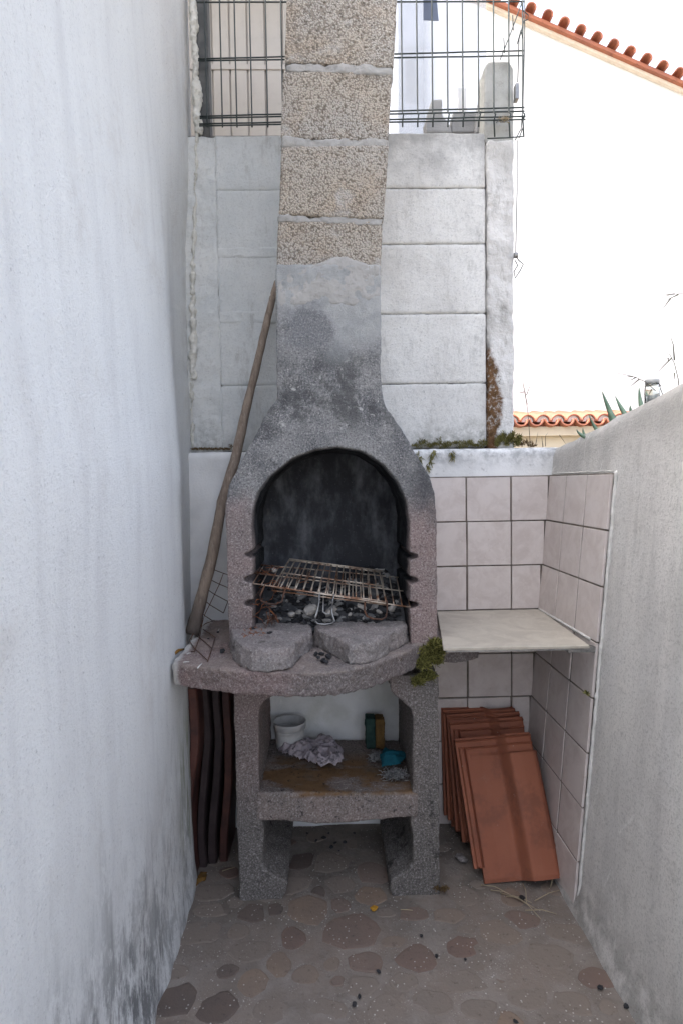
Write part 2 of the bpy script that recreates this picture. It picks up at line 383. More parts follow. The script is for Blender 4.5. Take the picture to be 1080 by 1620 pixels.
def m_floor():
    s = NT('paved_concrete'); x, y, z = s.xyz()
    col = s.mix(s.step(s.noise(3, 5), .35, .68), (.225, .185, .155), (.18, .155, .135))
    col = s.mix(s.mul(s.step(s.noise(8, 5, .65), .42, .68), .6), col, (.27, .245, .22))
    # nearly worn-over stones too faint to pick apart
    v = s.vor(8.5, 'DISTANCE_TO_EDGE', s.vadd(s.co, s.vmul(s.co, (0, 0, 0))))
    col = s.mix(s.mul(s.math('SUBTRACT', 1.0, s.step(s.math('ADD', v, s.math('MULTIPLY', s.noise(30, 4), .12)), .06, .16)), .12), col, (.27, .255, .235))
    dark_mottle = s.mul(s.step(y, 1.75, 2.05), s.step(s.noise(5, 5, .6), .38, .62))  # patchy darker tone towards the back of the passage
    col = s.mix(s.mul(dark_mottle, .55), col, (.085, .078, .066))
    col = s.mix(s.mul(s.step(s.noise(42, 5, .75), .56, .72), .5), col, (.055, .05, .045))
    sp = s.math('SUBTRACT', 1.0, s.step(s.vor(62), .09, .19))
    col = s.mix(s.mul(sp, s.step(s.noise(5, 3), .40, .55), .65), col, (.60, .58, .54))
    sp2 = s.math('SUBTRACT', 1.0, s.step(s.vor(150), .14, .26))
    col = s.mix(s.mul(sp2, s.step(s.noise(11, 3), .45, .6), .6), col, (.42, .40, .37))
    n = s.bump(s.noise(120, 4, .7), .5, .005); n = s.bump(s.noise(25, 5), .4, .01, n)
    return s.done(col, .92, n, .2)
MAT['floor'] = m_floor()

def m_flag(name, c1, c2, lo=.05, hi=.5):
    s = NT(name); r = s.rand()
    col = s.mix(s.step(s.noise(11, 5), .35, .68), c1, c2)
    col = s.mix(s.math('ADD', s.math('MULTIPLY', r, hi - lo), lo), col, (.215, .18, .152))
    col = s.mix(s.mul(s.step(s.noise(48, 5, .75), .55, .72), .55), col, (.05, .045, .04))
    sp = s.math('SUBTRACT', 1.0, s.step(s.vor(62), .09, .19))
    col = s.mix(s.mul(sp, s.step(s.noise(5, 3), .40, .55), .65), col, (.58, .56, .52))
    n = s.bump(s.noise(90, 4, .7), .45, .005)
    return s.done(col, .9, n, .22)
MAT['flag0'] = m_flag('red_flagstone', (.165, .105, .085), (.135, .092, .077), .25, .7)
MAT['flag1'] = m_flag('ochre_flagstone', (.235, .165, .115), (.195, .14, .108), .3, .85)
MAT['flag2'] = m_flag('grey_flagstone', (.175, .15, .13), (.19, .155, .13), .5, .95)
MAT['flag3'] = m_flag('dark_flagstone', (.115, .086, .073), (.095, .076, .068), .0, .3)

def m_wood():
    s = NT('weathered_stick'); x, y, z = s.xyz()
    g = s.noise(26, 6, .7, s.vmul(s.co, (3, 3, .35)))
    col = s.mix(s.step(g, .35, .68), (.30, .24, .19), (.19, .145, .115))
    col = s.mix(s.mul(s.step(s.noise(60, 4, .7, s.vmul(s.co, (2, 2, .6))), .55, .7), .6), col, (.40, .35, .30))
    col = s.mix(s.mul(s.math('SUBTRACT', 1.0, s.step(z, .88, 1.02)), .75), col, (.07, .06, .055))
    n = s.bump(g, .8, .006)
    return s.done(col, .9, n, .2)
MAT['wood'] = m_wood()
MAT['dark_wood'] = m_plain('dark_brown_board', (.10, .038, .028), (.055, .024, .020), 9, 60, .3, .55, (.02, .014, .014), .5, .4)
MAT['black_wood'] = m_plain('blackened_board', (.028, .018, .018), (.045, .03, .03), 9, 60, .3, .6, (.012, .012, .014), .5, .4)

def m_metal(name, c1, c2, rough=.5, metal=.7, scale=30):
    s = NT(name)
    col = s.mix(s.step(s.noise(scale, 5, .65), .38, .62), c1, c2)
    return s.done(col, rough, None, .5, metal)
MAT['fence'] = m_metal('green_black_wire', (.012, .022, .020), (.03, .04, .038), .45, .1)
MAT['fence_post'] = m_metal('grey_painted_steel', (.060, .062, .060), (.10, .10, .095), .55, .1, 12)
MAT['galv'] = m_metal('galvanised_steel', (.35, .35, .34), (.22, .22, .22), .4, .9)
MAT['grate'] = m_metal('part_rusted_grate', (.52, .46, .38), (.20, .095, .05), .45, .5, 11)
MAT['rust'] = m_metal('rusted_wire', (.12, .055, .03), (.055, .032, .025), .8, .2, 40)
MAT['rust_orange'] = m_metal('orange_rust', (.30, .10, .03), (.16, .06, .03), .9, .1, 40)

def m_coal():
    s = NT('charcoal_and_ash'); 
    geo = s.n.new('ShaderNodeNewGeometry')
    r = geo.outputs['Random Per Island']
    a = s.ramp(r, [(0.0, (.012, .012, .013)), (.55, (.022, .022, .024)), (.66, (.07, .072, .076)), (.82, (.22, .22, .215)), (1.0, (.42, .40, .37))])
    col = s.mix(s.mul(s.step(s.noise(40, 5, .7), .52, .68), .45), a, (.20, .195, .185))
    return s.done(col, .85, s.bump(s.noise(120, 4, .7), .7, .005), .35)
MAT['coal'] = m_coal()
MAT['char'] = m_plain('charcoal', (.014, .014, .016), (.03, .03, .034), 30, 120, .8, .75, (.10, .10, .10), .3, .4)
MAT['ash'] = m_plain('ash_crust', (.36, .34, .31), (.25, .24, .225), 22, 120, .8, .95, (.08, .075, .07), .6)

def m_leaf(name, c1, c2, trans=.3):
    s = NT(name); geo = s.n.new('ShaderNodeNewGeometry'); r = geo.outputs['Random Per Island']
    col = s.mix(r, c1, c2)
    m = s.done(col, .75, None, .25)
    return m
MAT['moss'] = m_leaf('moss_green', (.028, .034, .008), (.33, .31, .10))
MAT['moss_brown'] = m_leaf('dry_moss', (.09, .055, .025), (.20, .14, .07))
MAT['fern'] = m_leaf('ledge_moss', (.10, .095, .025), (.22, .20, .07))
MAT['straw'] = m_leaf('dry_straw', (.40, .33, .22), (.30, .25, .17))
MAT['pale_stem'] = m_leaf('dry_grass_stem', (.12, .11, .08), (.08, .075, .055))
def m_agave():
    s = NT('agave_skin'); x, y, z = s.xyz()
    col = s.mix(s.step(s.noise(20, 4, .6), .35, .7), (.17, .25, .17), (.10, .17, .11))
    return s.done(col, .55, None, .35)
MAT['agave'] = m_agave()
MAT['tub'] = m_plain('dirty_white_plastic', (.52, .52, .51), (.42, .42, .41), 12, 60, .1, .5, (.22, .22, .21), .35, .4)
def m_rag():
    s = NT('dirty_rag')
    col = s.mix(s.step(s.noise(22, 5, .7), .35, .66), (.42, .37, .39), (.27, .24, .26))
    col = s.mix(s.mul(s.step(s.noise(24, 6, .78), .50, .60), .85), col, (.07, .065, .075))
    return s.done(col, .95, s.bump(s.noise(300, 3), .5, .003), .1)
MAT['rag'] = m_rag()
MAT['teal'] = m_plain('teal_cloth', (.010, .10, .135), (.008, .07, .095), 20, 300, .5, .9)
MAT['scourer'] = m_plain('green_scourer', (.035, .07, .06), (.02, .045, .04), 40, 300, .8, .95)
MAT['sponge'] = m_plain('brown_sponge', (.17, .10, .035), (.11, .065, .025), 30, 220, .8, .95)
MAT['wool'] = m_metal('steel_wool', (.42, .42, .41), (.16, .16, .16), .4, .6, 90)
MAT['orange_leaf'] = m_plain('rotting_leaf', (.22, .11, .025), (.10, .065, .025), 25, 120, .6, .9, (.05, .045, .02), .6)
MAT['yellow_leaf'] = m_plain('yellow_leaf', (.45, .24, .03), (.36, .18, .03), 25, 120, .4, .8)
MAT['white_house'] = m_plain('white_house_paint', (.70, .70, .69), (.64, .64, .635), 1.3, 60, .15, .9)
MAT['grey_pilaster'] = m_plain('pale_grey_paint', (.34, .35, .36), (.30, .31, .32), 3, 60, .15, .9)
MAT['cream'] = m_plain('cream_paint', (.62, .54, .42), (.56, .48, .37), 3, 60, .15, .9)
MAT['cream_pale'] = m_plain('verge_mortar', (.70, .62, .52), (.62, .54, .44), 9, 60, .3, .95)
MAT['cream_panel'] = m_plain('cream_panel_paint', (.50, .46, .41), (.45, .415, .37), 4, 60, .1, .6, (.36, .32, .28), .3, .35)
MAT['roof_tile'] = m_terracotta('roof_terracotta', (.40, .15, .085), (.30, .12, .08))
MAT['ground'] = m_plain('dry_ground', (.20, .18, .14), (.14, .13, .10), 2, 30, .4)
MAT['bounce_yard'] = m_plain('bounce_yard_concrete', (.42, .40, .37), (.34, .325, .30), 3, 60, .4)
MAT['soil'] = m_plain('garden_soil', (.10, .08, .055), (.06, .05, .035), 9, 80, .8)
MAT['reflection_blue'] = m_plain('blue_grey_reflection', (.16, .19, .26), (.13, .155, .22), 8, 60, .1, .6)
def m_clear():
    s = NT('clear_sheet'); s.n.remove(s.b)
    tr = s.n.new('ShaderNodeBsdfTransparent'); tr.inputs[0].default_value = (.93, .95, .985, 1)
    gl = s.n.new('ShaderNodeBsdfGlossy'); gl.inputs['Roughness'].default_value = .08
    df = s.n.new('ShaderNodeBsdfDiffuse'); df.inputs[0].default_value = (.75, .77, .82, 1)
    m1 = s.n.new('ShaderNodeMixShader'); m1.inputs[0].default_value = .16; s.l.new(tr.outputs[0], m1.inputs[1]); s.l.new(df.outputs[0], m1.inputs[2])
    m2 = s.n.new('ShaderNodeMixShader'); fr = s.n.new('ShaderNodeFresnel'); s.l.new(fr.outputs[0], m2.inputs[0])
    s.l.new(m1.outputs[0], m2.inputs[1]); s.l.new(gl.outputs[0], m2.inputs[2]); s.l.new(m2.outputs[0], s.out.inputs[0])
    return s.m
MAT['clear'] = m_clear()
def m_glass():
    s = NT('jar_glass'); s.b.inputs['Transmission Weight'].default_value = 1.0
    return s.done((.92, .95, .94), .06, None, .5)
MAT['glass'] = m_glass()

# ------------------------------------------------------------------ object helpers
def link(name, me, mat, parent=None):
    o = bpy.data.objects.new(name, me); COL.objects.link(o)
    if mat and not me.materials: me.materials.append(MAT[mat] if isinstance(mat, str) else mat)
    if parent is not None:
        o.parent = parent; o.matrix_parent_inverse = Matrix.Translation(-Vector(parent.location))
    return o
def raw(name, verts, faces, mat, parent=None, smooth=False):
    me = bpy.data.meshes.new(name); me.from_pydata([tuple(v) for v in verts], [], faces); me.update()
    if smooth: me.polygons.foreach_set('use_smooth', [True] * len(me.polygons))
    return link(name, me, mat, parent)
def frombm(name, bm, mat, parent=None, smooth=False):
    bmesh.ops.recalc_face_normals(bm, faces=bm.faces)
    me = bpy.data.meshes.new(name); bm.to_mesh(me); bm.free()
    if smooth: me.polygons.foreach_set('use_smooth', [True] * len(me.polygons))
    return link(name, me, mat, parent)
def tag(o, label, cat, group=None):
    o['label'] = label; o['category'] = cat
    if group: o['group'] = group
    return o
def thing(name, label, cat, loc, group=None):
    o = bpy.data.objects.new(name, None); COL.objects.link(o); o.location = loc; o.empty_display_size = .05
    return tag(o, label, cat, group)
def struct(o): o['kind'] = 'structure'; return o
def stuff(o): o['kind'] = 'stuff'; return o

def add_prism(bm, poly, axis, a, b, poly2=None):
    """poly: 2-D outline; axis 'y' -> (x,z) outline pushed from y=a to y=b; axis 'z' -> (x,y) outline from z=a to z=b"""
    poly2 = poly2 or poly
    mk = (lambda p, t: (p[0], t, p[1])) if axis == 'y' else (lambda p, t: (p[0], p[1], t)) if axis == 'z' else (lambda p, t: (t, p[0], p[1]))
    v1 = [bm.verts.new(mk(p, a)) for p in poly]; v2 = [bm.verts.new(mk(p, b)) for p in poly2]
    bm.faces.new(v1); bm.faces.new(v2[::-1]); n = len(poly)
    for i in range(n): bm.faces.new((v1[i], v2[i], v2[(i + 1) % n], v1[(i + 1) % n]))
def add_box(bm, x0, x1, y0, y1, z0, z1, bev=0.0):
    r = bmesh.ops.create_cube(bm, size=1.0)
    for v in r['verts']:
        v.co = Vector((x0 + (v.co.x + .5) * (x1 - x0), y0 + (v.co.y + .5) * (y1 - y0), z0 + (v.co.z + .5) * (z1 - z0)))
    if bev:
        es = list({e for v in r['verts'] for e in v.link_edges})
        bmesh.ops.bevel(bm, geom=es, offset=bev, segments=2, affect='EDGES', profile=.6)
def box(name, x0, x1, y0, y1, z0, z1, mat, parent=None, bev=0.0):
    bm = bmesh.new(); add_box(bm, x0, x1, y0, y1, z0, z1, bev); return frombm(name, bm, mat, parent)
def add_tube(bm, pts, r, sides=6, r2=None):
    pts = [Vector(p) for p in pts]; n = len(pts); rings = []
    up = Vector((0.13, 0.31, 0.94))
    for i, p in enumerate(pts):
        d = (pts[min(i + 1, n - 1)] - pts[max(i - 1, 0)]).normalized()
        a = d.cross(up)
        if a.length < 1e-3: a = d.cross(Vector((1, 0, 0)))
        a.normalize(); b = d.cross(a)
        rr = r if r2 is None else r + (r2 - r) * i / (n - 1)
        if callable(r): rr = r(i / (n - 1))
        rings.append([bm.verts.new(p + (a * math.cos(t) + b * math.sin(t)) * rr) for t in [2 * math.pi * k / sides for k in range(sides)]])
    for i in range(n - 1):
        for k in range(sides):
            bm.faces.new((rings[i][k], rings[i][(k + 1) % sides], rings[i + 1][(k + 1) % sides], rings[i + 1][k]))
    bm.faces.new(rings[0][::-1]); bm.faces.new(rings[-1])
def tube(name, pts, r, mat, parent=None, sides=6, r2=None):
    bm = bmesh.new(); add_tube(bm, pts, r, sides, r2); return frombm(name, bm, mat, parent, True)
TEX = {}
def clouds(scale, depth=3):
    k = (scale, depth)
    if k not in TEX:
        t = bpy.data.textures.new('clouds', 'CLOUDS'); t.noise_scale = scale; t.noise_depth = depth; TEX[k] = t
    return TEX[k]
def rough(o, voxel, smooth=2, disp=((.05, .006),), shade=True):
    """cast or broken masonry: remesh to an even skin, soften arrises, push in and out by noise"""
    m = o.modifiers.new('remesh', 'REMESH'); m.mode = 'VOXEL'; m.voxel_size = voxel; m.use_smooth_shade = shade
    if smooth:
        s = o.modifiers.new('soften', 'SMOOTH'); s.iterations = smooth; s.factor = .5
    for sc, st in disp:
        d = o.modifiers.new('wear', 'DISPLACE'); d.texture = clouds(sc); d.strength = st; d.mid_level = .5; d.texture_coords = 'LOCAL'
    return o
def nz(x, y, z=0.0): return mnoise.noise(Vector((x, y, z)))

# ================================================================== SETTING
bm = bmesh.new(); bmesh.ops.create_grid(bm, x_segments=2, y_segments=2, size=1000)
for v in bm.verts: v.co.z = -.08
struct(frombm('ground', bm, 'ground'))
struct(box('bounce_yard', -.46, 9.0, -9.0, .70, -.079, -.012, 'bounce_yard'))  # unseen pale paving, added to bounce light into the passage
# paved floor of the passage
fx0, fx1, fy0, fy1, nxs, nys = -.62, .95, -2.2, 2.5, 70, 190
fv = []; ff = []
for j in range(nys + 1):
    for i in range(nxs + 1):
        x = fx0 + (fx1 - fx0) * i / nxs; y = fy0 + (fy1 - fy0) * j / nys
        fv.append((x, y, .0035 * nz(x * 5, y * 5) + .0015 * nz(x * 22, y * 22, 3)))
for j in range(nys):
    for i in range(nxs):
        a = j * (nxs + 1) + i; ff.append((a, a + 1, a + nxs + 2, a + nxs + 1))
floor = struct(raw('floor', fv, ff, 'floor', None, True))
STONES = [(487,1437,35,22,1),(558,1474,43,28,0),(464,1484,18,15,0),(576,1523,25,18,0),(344,1594,35,20,3),(277,1584,31,28,3),
 (403,1551,24,22,1),(440,1527,18,22,1),(483,1543,22,13,1),(538,1433,15,11,0),(585,1417,22,16,1),(434,1439,13,10,3),(400,1445,24,13,3),
 (503,1413,12,9,3),(462,1401,30,13,2),(538,1400,25,13,2),(590,1383,24,16,0),(399,1506,35,16,2),(318,1476,38,17,2),(363,1537,16,11,3),
 (269,1539,25,13,2),(513,1600,33,18,2),(570,1559,27,15,2),(789,1478,34,23,1),(795,1539,23,18,0),(738,1498,28,17,0),(732,1415,24,15,2),
 (824,1455,26,12,0),(944,1547,24,16,0),(657,1517,32,18,0),(624,1490,17,9,1),(655,1446,28,9,0),(708,1449,24,11,1),(868,1512,34,18,2),
 (734,1553,32,17,2),(835,1577,36,18,2),(681,1586,36,18,2),(905,1588,30,18,2),(897,1476,28,14,2),(520,1365,30,13,2),(480,1362,22,12,3),
 (340,1412,34,12,2),(335,1440,30,10,2),(640,1552,22,14,2),(760,1598,30,16,2),(610,1594,28,17,2),(430,1600,30,17,2)]
STN = []
for i, (px, py, rx_, ry_, k) in enumerate(STONES):
    c = at_z(px, py, 0); e = at_z(px + rx_, py, 0); u = at_z(px, py - ry_, 0); d = at_z(px, py + ry_, 0)
    STN.append((c.x, (u.y + d.y) / 2, abs(e.x - c.x), abs(u.y - d.y) / 2, k))
fill = random.Random(77)
for tr in range(9000):                               # stones wedged between the big ones, and on under the camera
    x, y, r_ = fill.uniform(-.46, .80), fill.uniform(-.6, 2.36), fill.choice((.022, .03, .04, .055, .07))
    if y > 1.5 and r_ > .05: continue
    if len(STN) > 285: break
    if all(math.hypot(x - q[0], y - q[1]) > (r_ + (q[2] + q[3]) / 2) * .98 for q in STN):
        STN.append((x, y, r_ * fill.uniform(.9, 1.25), r_ * fill.uniform(.8, 1.1), fill.choice((2, 2, 2, 2, 1, 0))))
def flagstone(i):
    cx, cy, a, b, k = STN[i]; r0 = random.Random(100 + i); n = 16; ri = (a + b) / 2; gap = r0.uniform(.004, .008); pts = []
    near = [q for j, q in enumerate(STN) if j != i and math.hypot(q[0] - cx, q[1] - cy) < .4]
    ph = r0.uniform(0, 6.3)
    for m in range(n):
        t = 2 * math.pi * m / n; dx, dy = math.cos(t), math.sin(t)
        ext = 1.22 * (1 + .10 * math.sin(2 * t + ph) + .07 * math.sin(3 * t + 2 * ph)) / math.sqrt((dx / a) ** 2 + (dy / b) ** 2)
        for q in near:
            ex, ey = q[0] - cx, q[1] - cy; dd = dx * ex + dy * ey
            if dd > 1e-4: ext = min(ext, max((ex * ex + ey * ey + ri * ri - ((q[2] + q[3]) / 2) ** 2) / (2 * dd) - gap, ri * .35))
        ext *= r0.uniform(.95, 1.03)
        pts.append((cx + dx * ext, cy + dy * ext))
    vs = []; zt = .0016
    for f, z in ((1.0, -.004), (.95, zt - .0010), (.84, zt)):
        for (x, y) in pts: vs.append((cx + (x - cx) * f, cy + (y - cy) * f, z + .0016 * nz(x * 12, y * 12, 8)))
    fs = [tuple(range(2 * n, 3 * n))]
    for r_ in (0, 1):
        for m in range(n): fs.append((r_ * n + m, r_ * n + (m + 1) % n, (r_ + 1) * n + (m + 1) % n, (r_ + 1) * n + m))
    raw('flagstone', vs, fs, 'flag%d' % k, floor, False)
for i in range(len(STN)): flagstone(i)

# ================================================================== HOUSE WALL ON THE LEFT
def wx(z):
    z -= .04
    P = [(-.2, -.470), (0, -.478), (.12, -.484), (.8, -.488), (1.4, -.490), (2.0, -.520), (3.0, -.562), (6.2, -.60)]
    for (z0, a), (z1, b) in zip(P, P[1:]):
        if z <= z1: return a + (b - a) * (z - z0) / (z1 - z0)
    return P[-1][1]
def wall_path(z):
    x = wx(z); pts = []
    y = -2.4
    while y < 2.04: pts.append((x, y)); y += .03
    rr = .09
    ex = -.548 if z < 2.35 else -.548 + .02 * min(1, (z - 2.35) / .3)
    for k in range(9):
        t = k / 8; yy = 2.05 + (2.58 - 2.05) * (t ** 1.0)
        s = t * t * (3 - 2 * t)
        pts.append((x + (ex - x) * min(1, (1 - math.cos(min(1, t * 2.2) * math.pi)) / 2), yy))
    pts += [(-2.0, 2.58), (-5.0, 2.58), (-5.0, -2.4)]
    return pts
zs = [-.1 + i * .035 for i in range(98)] + [3.45, 3.6, 3.75]
hv = []; hf = []; NP = len(wall_path(0))
for z in zs:
    for i, (x, y) in enumerate(wall_path(z)):
        if i < NP - 3:
            d = .006 * nz(y * 2.3, z * 2.3, 1) + .003 * nz(y * 9, z * 9, 5)
            lowb = max(0, 1 - max(z, 0) / .22)
            d += lowb * (.012 * nz(y * 11, z * 6, 9) + .004)
            x += d
        hv.append((x, y, z))
for j in range(len(zs) - 1):
    for i in range(NP):
        a = j * NP + i; b = j * NP + (i + 1) % NP; hf.append((a, b, b + NP, a + NP))
top = (len(zs) - 1) * NP
hf.append(tuple(range(top, top + NP)))
house = thing('house_wall', 'tall white rendered house wall with black mildew at its foot', 'wall', (-.5, 0, 0))
raw('wall', hv, hf, 'house', house, True)
# crumbling mortar in the joint between house and block wall
for (pa, pb, w, sd_) in (((306, 470), (306, 600), .017, 1), ((303, -60), (314, 212), .020, 2), ((304, 605), (305, 706), .007, 3), ((312, 205), (305, 465), .008, 4)):
    bm = bmesh.new(); n = 26; a = at_y(pa[0], pa[1], 2.495); b = at_y(pb[0], pb[1], 2.495)
    add_tube(bm, [a.lerp(b, i / n) + Vector((.010 * nz(i * .5, sd_), 0, 0)) for i in range(n + 1)], lambda t: w * (.75 + .5 * nz(t * 7, sd_ * 3.1)), 10)
    rough(frombm('mortar_seam', bm, 'old_mortar', house), .0045, 0, ((.04, .022), (.014, .012)))

# ================================================================== BACK WALLS
YB, YU = 2.44, 2.50
ZL = zat(560, 712, YB)                                # top of the low wall
low = thing('low_wall', 'low white wall behind the barbecue, tiled to its right', 'wall', (.2, 2.53, 0))
bm = bmesh.new(); add_prism(bm, [(-.62, -.1), (1.02, -.1), (1.02, ZL), (-.62, ZL)], 'y', YB, 2.78)
rough(frombm('wall', bm, 'low_wall', low), .014, 1, ((.12, .006), (.03, .003)))

def rx(z): return .7937 + .083 * z
# boundary wall on the right: leans outward, its top climbs towards the camera
ZR0 = at_y(880, 709, 2.44).z
def top_z(y):
    P = [(2.6, ZR0 - .01), (2.44, ZR0)]
    for (px, py) in ((930, 683), (980, 655), (1030, 629), (1079, 603)):
        d = ray(px, py); # where this sight line meets the leaning wall face
        t = (.7937 + .083 * CAM.z) / (d.x - .083 * d.z); p = CAM + d * t; P.append((p.y, p.z))
    s = (P[-1][1] - P[-2][1]) / (P[-1][0] - P[-2][0]); P.append((-2.2, P[-1][1] + s * .25 * (-2.2 - P[-1][0])))
    for (y0, a), (y1, b) in zip(P, P[1:]):
        if y >= y1: return a + (b - a) * (y - y0) / (y1 - y0)
    return P[-1][1]
bw = thing('boundary_wall', 'leaning grey rendered boundary wall with white lime runs and sloping top', 'wall', (.9, 1.2, 0))
bv = []; bf = []; ny, nzz = 150, 52
for j in range(ny + 1):
    y = 2.60 - j * (1.88 / ny); T = top_z(y) + .006 * nz(y * 9, 2)
    for i in range(nzz + 1):
        z = -.1 + (T + .1) * i / nzz
        edge = .012 if i == nzz else 0
        bv.append((rx(z) + .004 * nz(y * 4, z * 4, 2) + .002 * nz(y * 14, z * 14) + edge + (max(0, .1 - z) * -.18), y, z))
    for (dx, z) in ((.055, T + .006), (.12, T), (.15, T - .02), (.16, -.1)): bv.append((rx(z if z > 0 else 0) + dx, y, z))
W = nzz + 5
for j in range(ny):
    for i in range(W - 1):
        a = j * W + i; bf.append((a, a + 1, a + W + 1, a + W))
bf.append(tuple(range(0, W))[::-1]); bf.append(tuple(range(ny * W, ny * W + W)))
raw('wall', bv, bf, 'grey_render', bw, True)

# --- wall tiles
TS = .180; G = .0055
ZT = zat(770, 754, YB)                                # top edge of the tiling
XC = [xat(735.5, 760, YB), xat(806, 760, YB)]
def tile_mesh(w, h):
    bm = bmesh.new(); add_box(bm, -w / 2, w / 2, -.009, 0, -h / 2, h / 2, .0018)
    bmesh.ops.recalc_face_normals(bm, faces=bm.faces); me = bpy.data.meshes.new('wall_tile'); bm.to_mesh(me); bm.free(); me.materials.append(MAT['tile']); return me
full = tile_mesh(TS - G, TS - G)
box('grout_bed', .30, rx(1.4) + .01, YB - .006, YB + .004, -.02, ZT + .002, 'grout', low)
bm = bmesh.new(); e0, e1 = 2.447, 1.908
v = [(rx(z) + dx, y, z) for (y, z) in ((e0, -.02), (e1, -.02), (e1, ZT + .002), (e0, ZT + .002)) for dx in (-.0118, .02)]
vv = [bm.verts.new(p) for p in v]
for f in ((0, 2, 4, 6), (1, 7, 5, 3), (0, 1, 3, 2), (2, 3, 5, 4), (4, 5, 7, 6), (6, 7, 1, 0)): bm.faces.new([vv[i] for i in f])
frombm('grout_bed', bm, 'grout', bw)
rows = [ZT - TS * (i + .5) for i in range(8)]
trnd = random.Random(3)
for zc in rows:
    for xc, w in ((XC[0] - TS / 2, None), ((XC[0] + XC[1]) / 2, None)):
        o = link('tile', full, None, low); o.location = (xc + trnd.uniform(-.0012, .0012), YB - .006, zc + trnd.uniform(-.001, .001)); o.rotation_euler = (trnd.uniform(-.012, .012), trnd.uniform(-.008, .008), trnd.uniform(-.012, .012))
    xr = rx(zc) - .012; w = xr - XC[1]                 # last column is cut to the leaning corner
    cm = tile_mesh(w - G, TS - G)
    o = link('tile', cm, None, low); o.location = (XC[1] + w / 2, YB - .006, zc); o.rotation_euler = (trnd.uniform(-.012, .012), 0, trnd.uniform(-.012, .012))
lean = math.atan(.083)
for zc in rows:
    for c in range(3):
        yc = 2.432 - TS * (c + .5)
        o = link('tile', full, None, bw); o.scale = (.982, 1, 1); o.location = (rx(zc) - .006 + trnd.uniform(-.001, .001), yc, zc)
        o.rotation_euler = (Matrix.Rotation(lean, 3, 'Y') @ Matrix.Rotation(R(-90) + trnd.uniform(-.01, .01), 3, 'Z') @ Matrix.Rotation(trnd.uniform(-.008, .008), 3, 'X')).to_euler()
# white mortar run along the cut edge of the tiling
bm = bmesh.new(); n = 46
add_tube(bm, [(rx(z) - .003, 1.886 + .004 * nz(z * 14, 4), z) for z in [.0 + (ZT + .006) * i / n for i in range(n + 1)]], .0062, 8)
add_tube(bm, [(rx(ZT) + .001, 1.886 + (2.43 - 1.886) * i / 20, ZT + .008 + .003 * nz(i * .7, 6)) for i in range(21)], .0035, 8)
rough(frombm('edge_mortar', bm, 'tile_edge', bw), .003, 1, ((.02, .006),))

# --- upper wall of big blocks
ub = thing('block_wall', 'wall of large whitewashed blocks with open joints under the wire fence', 'wall', (.1, 2.6, ZL))
XL, XR = xat(304, 450, YU), xat(768, 450, YU)
xm = xat(345, 450, YU); xc_ = .02
ztop = zat(690, 209, YU)
box('core', XL - .03, XR - .006, YU + .012, 2.74, ZL - .02, ztop - .006, 'mortar_dark', ub)
def block(name, xa, xb, za, zb, mat):
    bm = bmesh.new(); add_box(bm, xa, xb, YU, YU + .06, za, zb)
    return rough(frombm(name, bm, mat, ub), .0075, 1, ((.06, .006), (.02, .004)))
br = [zat(690, y, YU) for y in (209, 297, 386, 496, 607, 709)]
for za, zb in zip(br, br[1:]): block('block', xc_, XR, zb + .0015, za - .0005, 'block_right')
bl_ = [zat(390, y, YU) for y in (215, 301, 400, 502, 610, 714)]
for za, zb in zip(bl_, bl_[1:]): block('block', xm, xc_ - .004, zb, za + .002, 'block_left')
bm = bmesh.new(); add_box(bm, XL - .03, xm + .004, YU - .001, YU + .06, ZL - .01, zat(320, 217, YU))
rough(frombm('mortar_strip', bm, 'block_left', ub), .007, 2, ((.06, .018), (.02, .006)))
# wide smears of mortar over the joints of the left blocks
for yy, h in ((400, .022), (502, .026)):
    z = zat(390, yy, YU)
    bm = bmesh.new(); add_box(bm, xm, xc_ - .06, YU - .003, YU + .02, z - h, z + h)
    rough(frombm('joint_smear', bm, 'block_left', ub), .007, 3, ((.05, .014), (.02, .006)))

# --- concrete post at the end of the block wall
pt = thing('concrete_post', 'rough concrete post with brown dried moss, carrying the end of the fence', 'post', (.69, 2.54, ZL))
p0, p1 = xat(770, 450, 2.49), xat(812, 450, 2.49)
bm = bmesh.new(); add_box(bm, p0, p1, 2.488, 2.60, ZL - .02, zat(790, 222, 2.49))
rough(frombm('pilaster', bm, 'pilaster', pt), .007, 3, ((.08, .016), (.02, .006)))
bm = bmesh.new(); a0, a1 = xat(765, 160, 2.50), xat(812, 160, 2.50); zt = zat(790, 96, 2.5)
add_prism(bm, [(a0, zat(790, 226, 2.5)), (a1, zat(790, 226, 2.5)), (a1, zt - .03), (a1 - .02, zt - .004), (a0 + .02, zt), (a0 + .002, zt - .025)], 'y', 2.50, 2.59)
rough(frombm('post_head', bm, 'post', pt), .006, 2, ((.05, .006),))

# ================================================================== BARBECUE
YF, YK = 2.00, 2.425
def P(px, py, Y=YF): p = at_y(px, py, Y); return (p.x, p.z)
bbq = thing('barbecue', 'sooty cast-concrete barbecue with arched fire chamber and block chimney', 'barbecue', (0, 2.2, 0))
ZS = .868                                            # table top
